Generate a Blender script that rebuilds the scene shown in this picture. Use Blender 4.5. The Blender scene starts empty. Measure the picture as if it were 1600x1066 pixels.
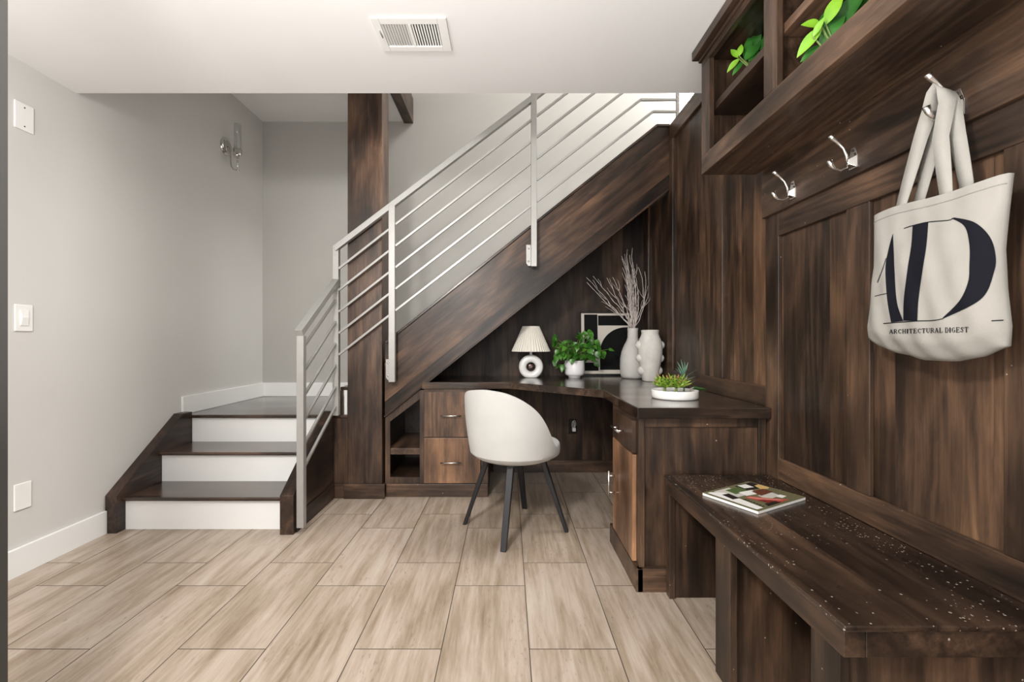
import bpy, bmesh, math, random
from mathutils import Vector, Matrix
random.seed(11)
S = bpy.context.scene
COL = S.collection
F, CX, CY, H = 711.0, 790.0, 533.0, 1.04      # focal length in pixels, principal point, eye height
pi = math.pi
def V(*a): return Vector(a)
def lerp(a, b, t): return a+(b-a)*t

# ------------------------------------------------------------------ mesh helper
class MB:
    def __init__(s): s.v = []; s.f = []; s.mi = []; s.sm = []
    def add(s, vs, fs, mi=0, sm=False):
        n = len(s.v); s.v += [tuple(v) for v in vs]
        for f in fs: s.f.append([i + n for i in f]); s.mi.append(mi); s.sm.append(sm)
        return s
    def box(s, x0, x1, y0, y1, z0, z1, mi=0):
        return s.add([(x0,y0,z0),(x1,y0,z0),(x1,y1,z0),(x0,y1,z0),(x0,y0,z1),(x1,y0,z1),(x1,y1,z1),(x0,y1,z1)],
                     [(0,3,2,1),(4,5,6,7),(0,1,5,4),(1,2,6,5),(2,3,7,6),(3,0,4,7)], mi)
    def prism(s, poly, axis, a, b, mi=0):
        def P(p, t):
            return {'y': (p[0], t, p[1]), 'x': (t, p[0], p[1]), 'z': (p[0], p[1], t)}[axis]
        n = len(poly); vs = [P(p, a) for p in poly] + [P(p, b) for p in poly]
        fs = [list(range(n))[::-1], list(range(n, 2*n))] + [(i, (i+1) % n, n+(i+1) % n, n+i) for i in range(n)]
        return s.add(vs, fs, mi)
    def bar(s, p0, p1, w, h, up=(0,0,1), mi=0, w1=None, h1=None):
        p0 = Vector(p0); p1 = Vector(p1); d = (p1-p0).normalized(); u = Vector(up)
        sd = d.cross(u)
        if sd.length < 1e-4: sd = d.cross(Vector((0,1,0)))
        sd.normalize(); u = sd.cross(d).normalized()
        vs = []
        for p, ww, hh in ((p0, w, h), (p1, w1 or w, h1 or h)):
            for a, b in ((-1,-1),(1,-1),(1,1),(-1,1)): vs.append(p + sd*(a*ww/2) + u*(b*hh/2))
        return s.add(vs, [(0,1,2,3),(7,6,5,4),(0,4,5,1),(1,5,6,2),(2,6,7,3),(3,7,4,0)], mi)
    def tube(s, pts, r, n=8, mi=0, cap=True, flat=None):
        pts = [Vector(p) for p in pts]; m = len(pts)
        rs = r if isinstance(r, (list, tuple)) else [r]*m
        d0 = (pts[1]-pts[0]).normalized(); ref = Vector((0,0,1)) if abs(d0.z) < .9 else Vector((1,0,0))
        u = d0.cross(ref).normalized(); vs = []
        for i, p in enumerate(pts):
            d = (pts[min(i+1,m-1)]-pts[max(i-1,0)]).normalized()
            u = (u - d*u.dot(d)).normalized(); w = d.cross(u)
            for k in range(n):
                a = 2*pi*k/n; vs.append(p + (u*math.cos(a) + w*math.sin(a))*rs[i])
        fs = [(i*n+k, i*n+(k+1) % n, (i+1)*n+(k+1) % n, (i+1)*n+k) for i in range(m-1) for k in range(n)]
        s.add(vs, fs, mi, True)
        if cap:
            q = len(s.v)-len(vs)
            for ring in (range(n-1,-1,-1), range((m-1)*n, m*n)):
                s.f.append([q+i for i in ring]); s.mi.append(mi); s.sm.append(False)
        return s
    def lathe(s, prof, c, n=40, mi=0, frame=None, sm=True, rad=None):
        c = Vector(c); X, Y, Z = frame or (V(1,0,0), V(0,1,0), V(0,0,1)); vs = []
        for (r, z) in prof:
            for k in range(n):
                a = 2*pi*k/n; rr = rad(r, a, z) if rad else r
                vs.append(c + X*(rr*math.cos(a)) + Y*(rr*math.sin(a)) + Z*z)
        fs = [(i*n+k, i*n+(k+1) % n, (i+1)*n+(k+1) % n, (i+1)*n+k) for i in range(len(prof)-1) for k in range(n)]
        return s.add(vs, fs, mi, sm)
    def grid(s, rows, mi=0, sm=True, close=False):
        m, n = len(rows), len(rows[0]); vs = [p for r in rows for p in r]
        fs = [(i*n+k, i*n+(k+1) % n, (i+1)*n+(k+1) % n, (i+1)*n+k) for i in range(m-1) for k in range(n if close else n-1)]
        return s.add(vs, fs, mi, sm)
    def build(s, name, mats, parent=None, bevel=0, seg=2, props=None, merge=False, sub=0, solid=0, soff=0, recalc=True):
        me = bpy.data.meshes.new(name); o = bpy.data.objects.new(name, me); COL.objects.link(o)
        org = V(0,0,0)
        if parent is not None:
            o.parent = parent; p = parent
            while p is not None: org = org + p.location; p = p.parent
        elif props and 'loc' in props: org = Vector(props.pop('loc')); o.location = org
        me.from_pydata([tuple(Vector(v)-org) for v in s.v], [], s.f)
        for i, p in enumerate(me.polygons): p.material_index = s.mi[i]; p.use_smooth = s.sm[i]
        for m in (mats if isinstance(mats, (list, tuple)) else [mats]): me.materials.append(m)
        if recalc or merge:
            bm = bmesh.new(); bm.from_mesh(me)
            if merge: bmesh.ops.remove_doubles(bm, verts=bm.verts, dist=1e-5)
            if recalc: bmesh.ops.recalc_face_normals(bm, faces=bm.faces)
            bm.to_mesh(me); bm.free()
        if solid:
            md = o.modifiers.new('solid', 'SOLIDIFY'); md.thickness = solid; md.offset = soff
        if bevel:
            md = o.modifiers.new('bevel', 'BEVEL'); md.width = bevel; md.segments = seg; md.limit_method = 'ANGLE'; md.angle_limit = .6
        if sub:
            md = o.modifiers.new('sub', 'SUBSURF'); md.levels = sub; md.render_levels = sub
        for k, v in (props or {}).items(): o[k] = v
        return o

def thing(name, label, cat, loc, group=None):
    o = bpy.data.objects.new(name, None); COL.objects.link(o); o.location = loc; o.empty_display_size = .05
    o['label'] = label; o['category'] = cat
    if group: o['group'] = group
    return o
ST = lambda: {'kind': 'structure'}

# ------------------------------------------------------------------ materials
class NT:
    def __init__(s, name):
        s.m = bpy.data.materials.new(name); s.m.use_nodes = True; s.t = s.m.node_tree
        s.b = s.t.nodes['Principled BSDF']
    def n(s, typ, **kw):
        x = s.t.nodes.new(typ); ins = kw.pop('ins', {})
        for k, v in kw.items(): setattr(x, k, v)
        for k, v in ins.items():
            if isinstance(v, bpy.types.NodeSocket): s.t.links.new(v, x.inputs[k])
            else: x.inputs[k].default_value = v
        return x
    def math(s, op, a, b=0.0, c=None):
        i = {0: a, 1: b}
        if c is not None: i[2] = c
        return s.n('ShaderNodeMath', operation=op, ins=i).outputs[0]
    def mix(s, f, a, b, bt='MIX'):
        x = s.n('ShaderNodeMix', data_type='RGBA', blend_type=bt, ins={0: f})
        for i, v in ((6, a), (7, b)):
            if isinstance(v, bpy.types.NodeSocket): s.t.links.new(v, x.inputs[i])
            else: x.inputs[i].default_value = (*v, 1)
        return x.outputs[2]
    def ramp(s, f, stops):
        x = s.n('ShaderNodeValToRGB', ins={0: f}); e = x.color_ramp.elements
        while len(e) < len(stops): e.new(.5)
        for q, (p, c) in zip(e, stops): q.position = p; q.color = (*c, 1) if len(c) == 3 else c
        return x.outputs[0]
    def noise(s, vec, scale, detail=3, rough=.5, dist=0):
        return s.n('ShaderNodeTexNoise', ins={'Vector': vec, 'Scale': scale, 'Detail': detail, 'Roughness': rough, 'Distortion': dist}).outputs[0]
    def link(s, a, b): s.t.links.new(a, s.b.inputs[b])
    def bump(s, h, strength, dist=.002):
        s.link(s.n('ShaderNodeBump', ins={'Height': h, 'Strength': strength, 'Distance': dist}).outputs[0], 'Normal')

def wood(name, axis='x', tone=(1,1,1), plank=None, pax=None, rough=.38, specks=0, rot=0.0, spec=.4, lift=0.0, gloss=.06):
    t = NT(name); tc = t.n('ShaderNodeTexCoord').outputs['Object']; oi = t.n('ShaderNodeObjectInfo').outputs['Random']
    base = tc
    if rot: base = t.n('ShaderNodeVectorRotate', rotation_type='Y_AXIS', ins={'Vector': tc, 'Angle': rot}).outputs[0]
    off = t.n('ShaderNodeCombineXYZ', ins={0: t.math('MULTIPLY', oi, 13.7), 1: t.math('MULTIPLY', oi, 29.1), 2: t.math('MULTIPLY', oi, 7.3)}).outputs[0]
    p = t.n('ShaderNodeVectorMath', operation='ADD', ins={0: base, 1: off}).outputs[0]
    pt = None
    if plank:
        sx = t.n('ShaderNodeSeparateXYZ', ins={0: base}).outputs['xyz'.index(pax)]
        cell = t.math('FLOOR', t.math('DIVIDE', t.math('ADD', sx, 20.03), plank))
        wn = t.n('ShaderNodeTexWhiteNoise', noise_dimensions='1D', ins={'W': t.math('ADD', cell, t.math('MULTIPLY', oi, 51.0))})
        pt = wn.outputs['Value']
        p = t.n('ShaderNodeVectorMath', operation='ADD', ins={0: p, 1: t.n('ShaderNodeVectorMath', operation='SCALE', ins={0: wn.outputs['Color'], 'Scale': 9.0}).outputs[0]}).outputs[0]
    ai = 'xyz'.index(axis)
    def st(k, sc=1.0):
        v = [sc]*3; v[ai] = sc*k
        return t.n('ShaderNodeVectorMath', operation='MULTIPLY', ins={0: p, 1: tuple(v)}).outputs[0]
    blot = t.noise(st(.36), 5.0, 4, .55, .6)
    fig = t.noise(st(.16), 24, 6, .65, .5)
    dark = t.noise(st(.45), 3.2, 2, .5, .4)
    streak = t.noise(st(.03), 110, 4, .65)
    ringn = t.noise(st(.09), 3.6, 2, .5, .5)
    ring = t.math('MULTIPLY_ADD', t.math('SINE', t.math('MULTIPLY', ringn, 75.0)), .5, .5)
    kv = t.n('ShaderNodeTexVoronoi', ins={'Vector': st(.55), 'Scale': 3.4, 'Randomness': 1.0}).outputs['Distance']
    knot = t.n('ShaderNodeMapRange', ins={0: t.math('ADD', kv, t.math('MULTIPLY', t.math('SUBTRACT', blot, .5), .35)), 1: .04, 2: .14, 3: 1.0, 4: 0.0}).outputs[0]
    val = t.math('ADD', t.math('MULTIPLY', blot, .66), t.math('MULTIPLY', streak, .30))
    val = t.math('ADD', val, t.math('MULTIPLY', fig, .45))
    val = t.math('ADD', val, t.math('MULTIPLY', ring, .085))
    if pt is not None: val = t.math('ADD', val, t.math('MULTIPLY', t.math('SUBTRACT', pt, .5), .21))
    val = t.math('ADD', val, -.26 + lift)
    def C(c): return tuple(c[i]*tone[i] for i in range(3))
    col = t.ramp(val, [(.28, C((.010,.0068,.0052))), (.43, C((.031,.0192,.0132))), (.56, C((.066,.040,.0262))), (.78, C((.160,.096,.058)))])
    dk = t.n('ShaderNodeMapRange', ins={0: dark, 1: .34, 2: .62, 3: .42, 4: 1.15}).outputs[0]
    dk = t.math('MULTIPLY', dk, t.math('SUBTRACT', 1.0, t.math('MULTIPLY', knot, .72)))
    g = t.n('ShaderNodeCombineColor', ins={0: dk, 1: dk, 2: dk}).outputs[0]
    col = t.mix(1.0, col, g, 'MULTIPLY')
    if specks:
        von = t.n('ShaderNodeTexVoronoi', ins={'Vector': tc, 'Scale': 120.0})
        pick = t.n('ShaderNodeSeparateColor', ins={0: von.outputs['Color']})
        msk = t.noise(tc, 2.6, 3, .6)
        thr = t.n('ShaderNodeMapRange', ins={0: msk, 1: .36, 2: .58, 3: .0, 4: .34*specks}).outputs[0]
        wob = t.noise(tc, 260, 2, .5)
        rad = t.math('MULTIPLY_ADD', pick.outputs[1], .24, t.math('MULTIPLY_ADD', wob, .34, -.08))
        sp = t.math('MULTIPLY', t.math('LESS_THAN', von.outputs['Distance'], rad), t.math('LESS_THAN', pick.outputs[0], thr))
        col = t.mix(t.math('MULTIPLY', sp, .75), col, (.42,.36,.30))
    t.link(col, 'Base Color')
    t.link(t.math('ADD', t.math('MULTIPLY', blot, -.22), rough+.11), 'Roughness')
    t.b.inputs['Specular IOR Level'].default_value = spec
    t.b.inputs['Coat Weight'].default_value = gloss; t.b.inputs['Coat Roughness'].default_value = .18
    t.bump(t.math('ADD', t.math('MULTIPLY', streak, .7), t.math('MULTIPLY', blot, .6)), .16, .0015)
    return t.m

def plain(name, c, rough=.5, metal=0, spec=.5, noise=0, nscale=40, bump=0, coat=0, trans=0, vary=0, vscale=4):
    t = NT(name); t.b.inputs['Roughness'].default_value = rough; t.b.inputs['Metallic'].default_value = metal
    t.b.inputs['Specular IOR Level'].default_value = spec; t.b.inputs['Coat Weight'].default_value = coat
    t.b.inputs['Transmission Weight'].default_value = trans
    tc = t.n('ShaderNodeTexCoord').outputs['Object']
    n = t.noise(tc, vscale, 3, .55)
    k = t.n('ShaderNodeMapRange', ins={0: n, 1: .3, 2: .7, 3: 1-vary, 4: 1+vary}).outputs[0]
    t.link(t.mix(1.0, c, t.n('ShaderNodeCombineColor', ins={0: k, 1: k, 2: k}).outputs[0], 'MULTIPLY'), 'Base Color')
    if bump: t.bump(t.noise(tc, nscale, 4, .6), bump, .002)
    return t.m

WT = 1.0
W_z  = wood('stained_alder_upright', 'z', tone=(1.3,1.23,1.15), specks=.025)
W_zp = wood('stained_alder_upright_planks', 'z', plank=.13, pax='y', tone=(1.28,1.2,1.1), specks=.03)
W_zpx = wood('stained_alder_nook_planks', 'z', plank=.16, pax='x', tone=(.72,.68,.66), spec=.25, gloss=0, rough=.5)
W_y  = wood('stained_alder_lengthwise', 'y', tone=(1.3,1.23,1.15), specks=.025)
W_x  = wood('stained_alder_crosswise', 'x', tone=(1.3,1.23,1.15), specks=.025)
W_top = wood('stained_alder_worktop', 'x', rough=.2, gloss=.5, plank=.22, pax='y', tone=(1.1,1.08,1.08))
W_bench = wood('worn_alder_bench_top', 'y', rough=.27, gloss=.3, specks=1.5, plank=.155, pax='x', tone=(.72,.7,.7))
W_sl = wood('stained_alder_sloping', 'x', rot=math.atan(.8), plank=.2, pax='z', tone=(1.35,1.25,1.18), spec=.3)
W_post = wood('stained_alder_column', 'z', tone=(1.3,1.25,1.25), lift=.02)
W_warm = wood('warm_alder_front', 'z', tone=(2.7,2.4,2.1), lift=.12)
W_warm2 = wood('brown_alder_front', 'z', tone=(1.7,1.55,1.42), lift=.06)
W_tread = wood('dark_stair_tread', 'x', tone=(.95,.9,.92), rough=.22, gloss=.5)
W_dark = wood('dark_stair_stringer', 'y', tone=(.8,.75,.78))
W_cab = wood('dark_cabinet_inside', 'y', tone=(.6,.55,.5))
W_shelf = wood('stained_shelf_edge', 'y', tone=(1.6,1.5,1.4), lift=.05)
PAINT = plain('grey_wall_paint', (.60,.585,.56), .75, bump=.05, nscale=90, vary=.015, vscale=2)
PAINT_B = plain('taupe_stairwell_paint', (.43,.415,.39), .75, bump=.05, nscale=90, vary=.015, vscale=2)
CEIL = plain('white_ceiling_paint', (.80,.79,.775), .8, bump=.08, nscale=60, vary=.012, vscale=3)
JAMB = plain('dark_grey_jamb', (.06,.058,.054), .6)  # one flat grey, far darker than the wall colour, on the near strip only
WHITE = plain('white_trim_paint', (.80,.795,.78), .4, vary=.01)
PLATE = plain('white_plastic', (.82,.81,.78), .3)
METAL = plain('satin_grey_metal', (.37,.362,.345), .4, metal=.35, vary=.03, vscale=30)
NICKEL = plain('brushed_nickel', (.72,.69,.65), .24, metal=1.0)
CHROME = plain('polished_chrome', (.65,.64,.62), .08, metal=1.0)
BLACK = plain('matt_black_metal', (.018,.018,.02), .42, metal=.3)
BLK = plain('black_plastic', (.004,.004,.004), .4, spec=.3)
DUCT_SHADE = plain('duct_shade_black', (.01,.01,.01), .9)  # near-black colour standing in for the shade inside the vent
FABRIC = plain('cream_velvet', (.55,.545,.525), .85, spec=.2, bump=.15, nscale=300, vary=.04, vscale=7)
CER = plain('white_glazed_ceramic', (.85,.84,.81), .18, coat=.3)
POT = plain('white_pot_glaze', (.84,.82,.83), .35)
STONE = plain('rough_grey_ceramic', (.60,.58,.54), .85, bump=.8, nscale=45, vary=.08, vscale=18)
STONE2 = plain('smooth_grey_ceramic', (.56,.54,.51), .8, bump=.25, nscale=120, vary=.04, vscale=14)
SHADE = plain('pleated_cream_fabric', (.86,.81,.72), .8, spec=.2)
BRONZE = plain('mottled_dark_bronze', (.06,.04,.035), .25, metal=.8, vary=.9, vscale=60)
CANVAS = plain('natural_cotton_canvas', (.29,.276,.25), .9, spec=.15, bump=.3, nscale=400, vary=.05, vscale=12)
INK = plain('black_print_ink', (.006,.0065,.010), .8, spec=.1)
TWIG = plain('bleached_twig_bark', (.50,.44,.41), .85, vary=.4, vscale=40)
SOIL = plain('potting_soil', (.03,.02,.013), .95, bump=.8, nscale=80)
PEBBLE = plain('pale_gravel', (.6,.58,.53), .9, bump=1.0, nscale=120, vary=.3, vscale=80)
CREAM = plain('cream_art_paper', (.62,.57,.50), .7)
ARTBLK = plain('black_art_ink', (.006,.006,.006), .7, spec=.12)
PAGES = plain('white_paper_pages', (.82,.80,.76), .6)
MAGS = {k: plain('cover_'+k, c, .25) for k, c in dict(olive=(.14,.13,.07), brown=(.13,.04,.022), red=(.42,.075,.06), rose=(.6,.22,.17), grey=(.55,.53,.48), gold=(.62,.42,.16), dark=(.015,.012,.012), white=(.8,.79,.76), leaf=(.08,.13,.04), dred=(.2,.02,.02)).items()}
def leafmat(name, a, b, rough=.4):
    t = NT(name); tc = t.n('ShaderNodeTexCoord').outputs['Object']
    t.link(t.ramp(t.noise(tc, 16, 2, .5), [(.35, a), (.65, b)]), 'Base Color'); t.b.inputs['Roughness'].default_value = rough
    t.b.inputs['Subsurface Weight'].default_value = .0
    return t.m
L_POTH = leafmat('glossy_green_leaf', (.022,.095,.010), (.075,.25,.022), .32)
L_LIME = leafmat('lime_green_leaf', (.12,.29,.015), (.20,.40,.025), .35)
L_DEEP = leafmat('deep_green_leaf', (.014,.075,.010), (.035,.16,.02), .35)
L_SUCC = leafmat('yellow_green_succulent', (.10,.20,.012), (.30,.40,.045), .45)
L_TIP = leafmat('reddish_succulent_tip', (.30,.16,.04), (.40,.30,.05), .5)
L_BLUE = leafmat('blue_green_leaf', (.07,.17,.11), (.19,.32,.23), .5)
STEM = plain('green_stem', (.13,.2,.05), .6)
g = NT('clear_glass')
tb = g.n('ShaderNodeBsdfTransparent', ins={0: (.95,.96,.96,1)}); gb = g.n('ShaderNodeBsdfGlossy', ins={'Roughness': .03})
lw = g.n('ShaderNodeLayerWeight', ins={0: .25})
mx = g.n('ShaderNodeMixShader', ins={0: g.math('MULTIPLY_ADD', lw.outputs['Facing'], .55, .06), 1: tb.outputs[0], 2: gb.outputs[0]})
g.t.links.new(mx.outputs[0], g.t.nodes['Material Output'].inputs[0])
GLASS = g.m
e = NT('glowing_lamp_glass'); e.b.inputs['Emission Color'].default_value = (1,.98,.95,1); e.b.inputs['Emission Strength'].default_value = 40
GLOW = e.m

def floor_mat():
    t = NT('travertine_plank_tile'); tc = t.n('ShaderNodeTexCoord').outputs['Object']
    sp = t.n('ShaderNodeSeparateXYZ', ins={0: tc}); X, Y = sp.outputs[0], sp.outputs[1]
    x = t.math('SUBTRACT', X, t.math('MULTIPLY', t.math('SUBTRACT', Y, 1.5), .005))
    u = t.math('DIVIDE', t.math('SUBTRACT', x, .080), .2965)
    c = t.math('FLOOR', u); fu = t.math('SUBTRACT', u, c)
    par = t.math('FLOORED_MODULO', c, 2.0)
    v = t.math('DIVIDE', t.math('SUBTRACT', Y, t.math('MULTIPLY_ADD', par, .397, 1.536)), .5965)
    r = t.math('FLOOR', v); fv = t.math('SUBTRACT', v, r)
    du = t.math('MULTIPLY', t.math('MINIMUM', fu, t.math('SUBTRACT', 1.0, fu)), .2965)
    dv = t.math('MULTIPLY', t.math('MINIMUM', fv, t.math('SUBTRACT', 1.0, fv)), .5965)
    d = t.math('MINIMUM', du, dv)
    grout = t.n('ShaderNodeMapRange', ins={0: d, 1: .0013, 2: .0021, 3: 1.0, 4: 0.0}).outputs[0]
    wn = t.n('ShaderNodeTexWhiteNoise', noise_dimensions='2D', ins={'Vector': t.n('ShaderNodeCombineXYZ', ins={0: c, 1: r}).outputs[0]})
    off = t.n('ShaderNodeVectorMath', operation='SCALE', ins={0: wn.outputs['Color'], 'Scale': 11.0}).outputs[0]
    pv = t.n('ShaderNodeVectorMath', operation='ADD', ins={0: tc, 1: off}).outputs[0]
    def st(k): return t.n('ShaderNodeVectorMath', operation='MULTIPLY', ins={0: pv, 1: (1.0, k, 1.0)}).outputs[0]
    n1 = t.noise(st(.10), 19, 6, .68, .4); n2 = t.noise(st(.06), 70, 4, .7); n3 = t.noise(st(.30), 7, 3, .5)
    val = t.math('ADD', t.math('MULTIPLY', n1, .6), t.math('MULTIPLY', n2, .25))
    val = t.math('ADD', val, t.math('MULTIPLY', n3, .2))
    val = t.math('ADD', val, t.math('MULTIPLY', t.math('SUBTRACT', wn.outputs['Value'], .5), .07))
    col = t.ramp(val, [(.36, (.205,.145,.098)), (.47, (.32,.252,.186)), (.56, (.42,.338,.276)), (.70, (.51,.45,.375))])
    fis = t.noise(st(.22), 120, 2, .5); f2 = t.noise(st(.2), 11, 2, .5)
    fm = t.math('MULTIPLY', t.math('GREATER_THAN', fis, .66), t.math('GREATER_THAN', f2, .52))
    col = t.mix(t.math('MULTIPLY', fm, .45), col, (.20,.14,.09))
    col = t.mix(grout, col, (.06,.045,.033))
    t.link(col, 'Base Color')
    t.link(t.math('MULTIPLY_ADD', grout, .5, .33), 'Roughness')
    t.b.inputs['Specular IOR Level'].default_value = .45
    t.bump(t.math('ADD', t.math('MULTIPLY', grout, -1.0), t.math('MULTIPLY', n2, .12)), .25, .002)
    return t.m

# ------------------------------------------------------------------ the room shell
XL, XR = -2.165, 1.105
MB().box(-2.6, 2.7, -2.9, 4.2, -.08, 0).build('floor', floor_mat(), props=ST())
MB().box(XL-.12, XL, -2.9, 4.055, 0, 5.2).build('wall_left', PAINT, props=ST())
MB().box(XL-.12, 2.72, 4.055, 4.18, 0, 5.2).build('wall_back', PAINT_B, props=ST())
MB().box(XL, 1.20, -2.8, 2.295, 2.29, 2.56).build('ceiling', CEIL, props=ST())
MB().box(XL, -.905, 2.295, 4.055, 2.995, 3.2).build('ceiling_landing', CEIL, props=ST())
MB().box(XL, 2.6, 2.2, 4.055, 5.2, 5.3).build('ceiling_upper', CEIL, props=ST())
MB().box(XL, 2.6, 2.18, 2.29, 2.56, 5.2).build('wall_upper', PAINT, props=ST())
MB().box(2.6, 2.72, 2.2, 4.055, 2.2, 5.2).build('wall_hall', PAINT, props=ST())
MB().box(1.205, 2.6, 2.2, 4.055, 2.18, 2.37).build('floor_upper', W_tread, props=ST())
MB().box(-1.19, -1.061, .85, .97, 0, 2.29).build('wall_front', JAMB, props=ST())
# rear wall with one wide window, behind the camera
rw = MB(); wy = (-2.92, -2.8)
rw.box(XL, -1.5, *wy, 0, 2.29).box(1.0, 1.2, *wy, 0, 2.29).box(-1.5, 1.0, *wy, 0, .55).box(-1.5, 1.0, *wy, 2.15, 2.29)
rw.build('wall_rear', PAINT, props=ST())
wf = MB()
for a in (-1.5, -.29, .92): wf.box(a, a+.08, -2.88, -2.82, .55, 2.15)
wf.box(-1.5, 1.0, -2.88, -2.82, .55, .63).box(-1.5, 1.0, -2.88, -2.82, 2.07, 2.15)
wf.build('window_1', WHITE, props=ST())
# baseboards
MB().box(XL, -2.15, .97, 2.456, 0, .124).build('baseboard_left', WHITE, bevel=.002, props=ST())
MB().box(XL, -2.15, 3.035, 4.04, .549, .668).build('baseboard_landing_left', WHITE, bevel=.002, props=ST())
MB().box(XL, -1.09, 4.04, 4.055, .549, .668).build('baseboard_landing_back', WHITE, bevel=.002, props=ST())
# dark fascia along the edge of the landing ceiling
MB().box(-.905, -.822, 2.295, 4.055, 2.978, 3.2).build('trim_1', W_y, bevel=.003, props=ST())

# panelled wood wall on the right, part by part
wr = MB().box(XR, 1.20, -2.8, 3.62, 0, 2.37).build('wall_right', W_zp, props=ST())
F0 = 1.09
def wpart(n, mat, x0, y0, y1, z0, z1, bv=.0025): return MB().box(x0, XR, y0, y1, z0, z1).build(n, mat, wr, bevel=bv)
for a, b in ((2.975, 3.075), (3.48, 3.60)): wpart('panel_stile', W_z, F0, a, b, .765, 2.372)
wpart('panel_stile', W_z, F0, 2.293, 2.392, .851, 2.372)
wpart('panel_stile', W_z, F0, 1.819, 1.909, 0, 2.28)
wpart('panel_stile', W_z, F0, 1.364, 1.457, .573, 1.460)
wpart('panel_stile', W_z, F0, .88, .997, .573, 1.460)
wpart('panel_stile', W_z, F0, -.2, -.1, .573, 1.460)
W_lite = wood('lighter_alder_board', 'z', plank=.105, pax='y', tone=(2.0,1.8,1.55), lift=.03)
wpart('panel_board', W_lite, 1.1015, 1.905, 2.297, .845, 2.376, 0)
wpart('panel_rail', W_y, F0, 1.909, 2.975, .765, .851)
wpart('panel_rail', W_y, F0, 3.075, 3.48, .765, .851)
wpart('panel_rail', W_y, F0, -2.8, 1.819, .487, .573)
wpart('panel_rail', W_y, F0, -2.8, 1.819, 1.460, 1.62)
wpart('hook_board', W_y, 1.077, -2.8, 1.914, 1.553, 1.76)
MB().box(F0, 1.205, 2.295, 3.075, 2.372, 2.475).build('wall_cap', W_y, wr, bevel=.003)

# wood panel that closes the nook under the stairs
k = .8
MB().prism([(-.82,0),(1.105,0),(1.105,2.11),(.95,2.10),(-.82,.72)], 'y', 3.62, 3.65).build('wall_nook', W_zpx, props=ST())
MB().box(-.10, 1.0, 3.598, 3.62, 0, .095).build('baseboard_nook', W_x, bevel=.003, props=ST())

# ------------------------------------------------------------------ lower stairs
R1 = .183
st = thing('staircase', 'short lower flight of three steps with white risers and dark treads up to the landing', 'stairs', (-1.64, 2.456, 0))
ris = [2.515, 2.781, 3.050]
for i, y in enumerate(ris):
    MB().box(-2.10, -1.212, y, y+.02, i*R1, (i+1)*R1-.02).build('riser', WHITE, st)
for i in range(2):
    MB().box(-2.10, -1.205, ris[i]-.028, ris[i+1]+.005, (i+1)*R1-.02, (i+1)*R1).build('tread', W_tread, st, bevel=.006)
MB().prism([(-2.15,3.022),(-1.05,3.022),(-1.05,4.04),(-2.15,4.04)], 'z', .527, .549).build('landing', W_tread, st, bevel=.005)
MB().prism([(2.456,0),(2.456,.204),(2.965,.567),(3.05,.567),(3.05,0)], 'x', -2.163, -2.10).build('stringer', W_dark, st, bevel=.003)
MB().prism([(2.44,0),(2.44,.2095),(2.985,.578),(3.02,.578),(3.02,0)], 'x', -1.212, -1.139).build('stringer', W_dark, st, bevel=.003)
MB().box(-1.139, -1.131, 2.47, 3.01, 0, .10).build('skirting', W_dark, st, bevel=.002)
MB().box(-1.139, -1.048, 3.02, 3.04, 0, .527).build('landing_panel', W_z, st)
MB().box(-1.131, -1.07, 3.005, 3.02, 0, .095).build('landing_skirting', W_x, st, bevel=.002)

# ------------------------------------------------------------------ upper stairs
up = thing('staircase', 'long upper flight of stairs with a sloping dark wood side board above the desk', 'stairs', (0, 3.55, .549))
run = .229
for i in range(10):
    x = -1.08+run*i; z0 = .549+R1*i; y0 = 3.185 if i <= 1 else 3.075
    r = MB().box(x, x+.018, y0, 4.04, z0, z0+R1-.022)
    t = MB().box(x-.028, x+run+.002, y0, 4.04, z0+R1-.022, z0+R1)
    if i == 0:
        r.box(x, x+.018, 3.05, 3.185, z0, z0+R1-.022); t.box(x-.028, -1.05, 3.05, 3.185, z0+R1-.022, z0+R1)
    r.build('riser', WHITE, up)
    if i < 9: t.build('tread', W_tread, up, bevel=.004)
MB().box(-1.108, -1.088, 3.040, 3.058, .549, .71).build('start_post', W_z, up)
def sx(px): return (px-790)*3.03/F
def sz(py): return H-(py-533)*3.03/F
tl, tr = (620, 519.6), (1025.4, 194.8)
poly = [(600.9, 653), (600.9, 534.8), tr, (1046, 194.8), (1046, 297.4)]
MB().prism([(sx(a), sz(b)) for a, b in poly], 'y', 3.03, 3.072).build('stringer', W_sl, up, bevel=.003)
def slopebar(pts, y0, y1, th, up_):      # moulding of thickness th along a polyline in the side-board plane
    m = MB()
    for (a, b), (c, d) in zip(pts[:-1], pts[1:]):
        nx, nz = -(d-b), (c-a); L = math.hypot(nx, nz); nx, nz = nx/L*th*up_, nz/L*th*up_
        m.prism([(a, b), (c, d), (c+nx, d+nz), (a+nx, b+nz)], 'y', y0, y1)
    return m
slopebar([(sx(601.5), sz(534.3)), (sx(1025.4), sz(194.8)), (sx(1046), sz(194.8))], 3.018, 3.078, .016, -1).build('stringer_cap', W_tread, up, bevel=.003)
slopebar([(sx(601.5), sz(652.6)), (sx(1046), sz(297.4))], 3.022, 3.074, .012, 1).build('stringer_edge', W_sl, up, bevel=.002)
# sloping soffit board below the steps
m = MB(); a, b = (sx(660), sz(606)), (sx(1046), sz(297.4))
m.prism([(a[0], a[1]+.02), (b[0], b[1]+.02), (b[0], b[1]+.04), (a[0], a[1]+.04)], 'y', 3.072, 3.62)
m.build('soffit', W_dark, up)
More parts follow.
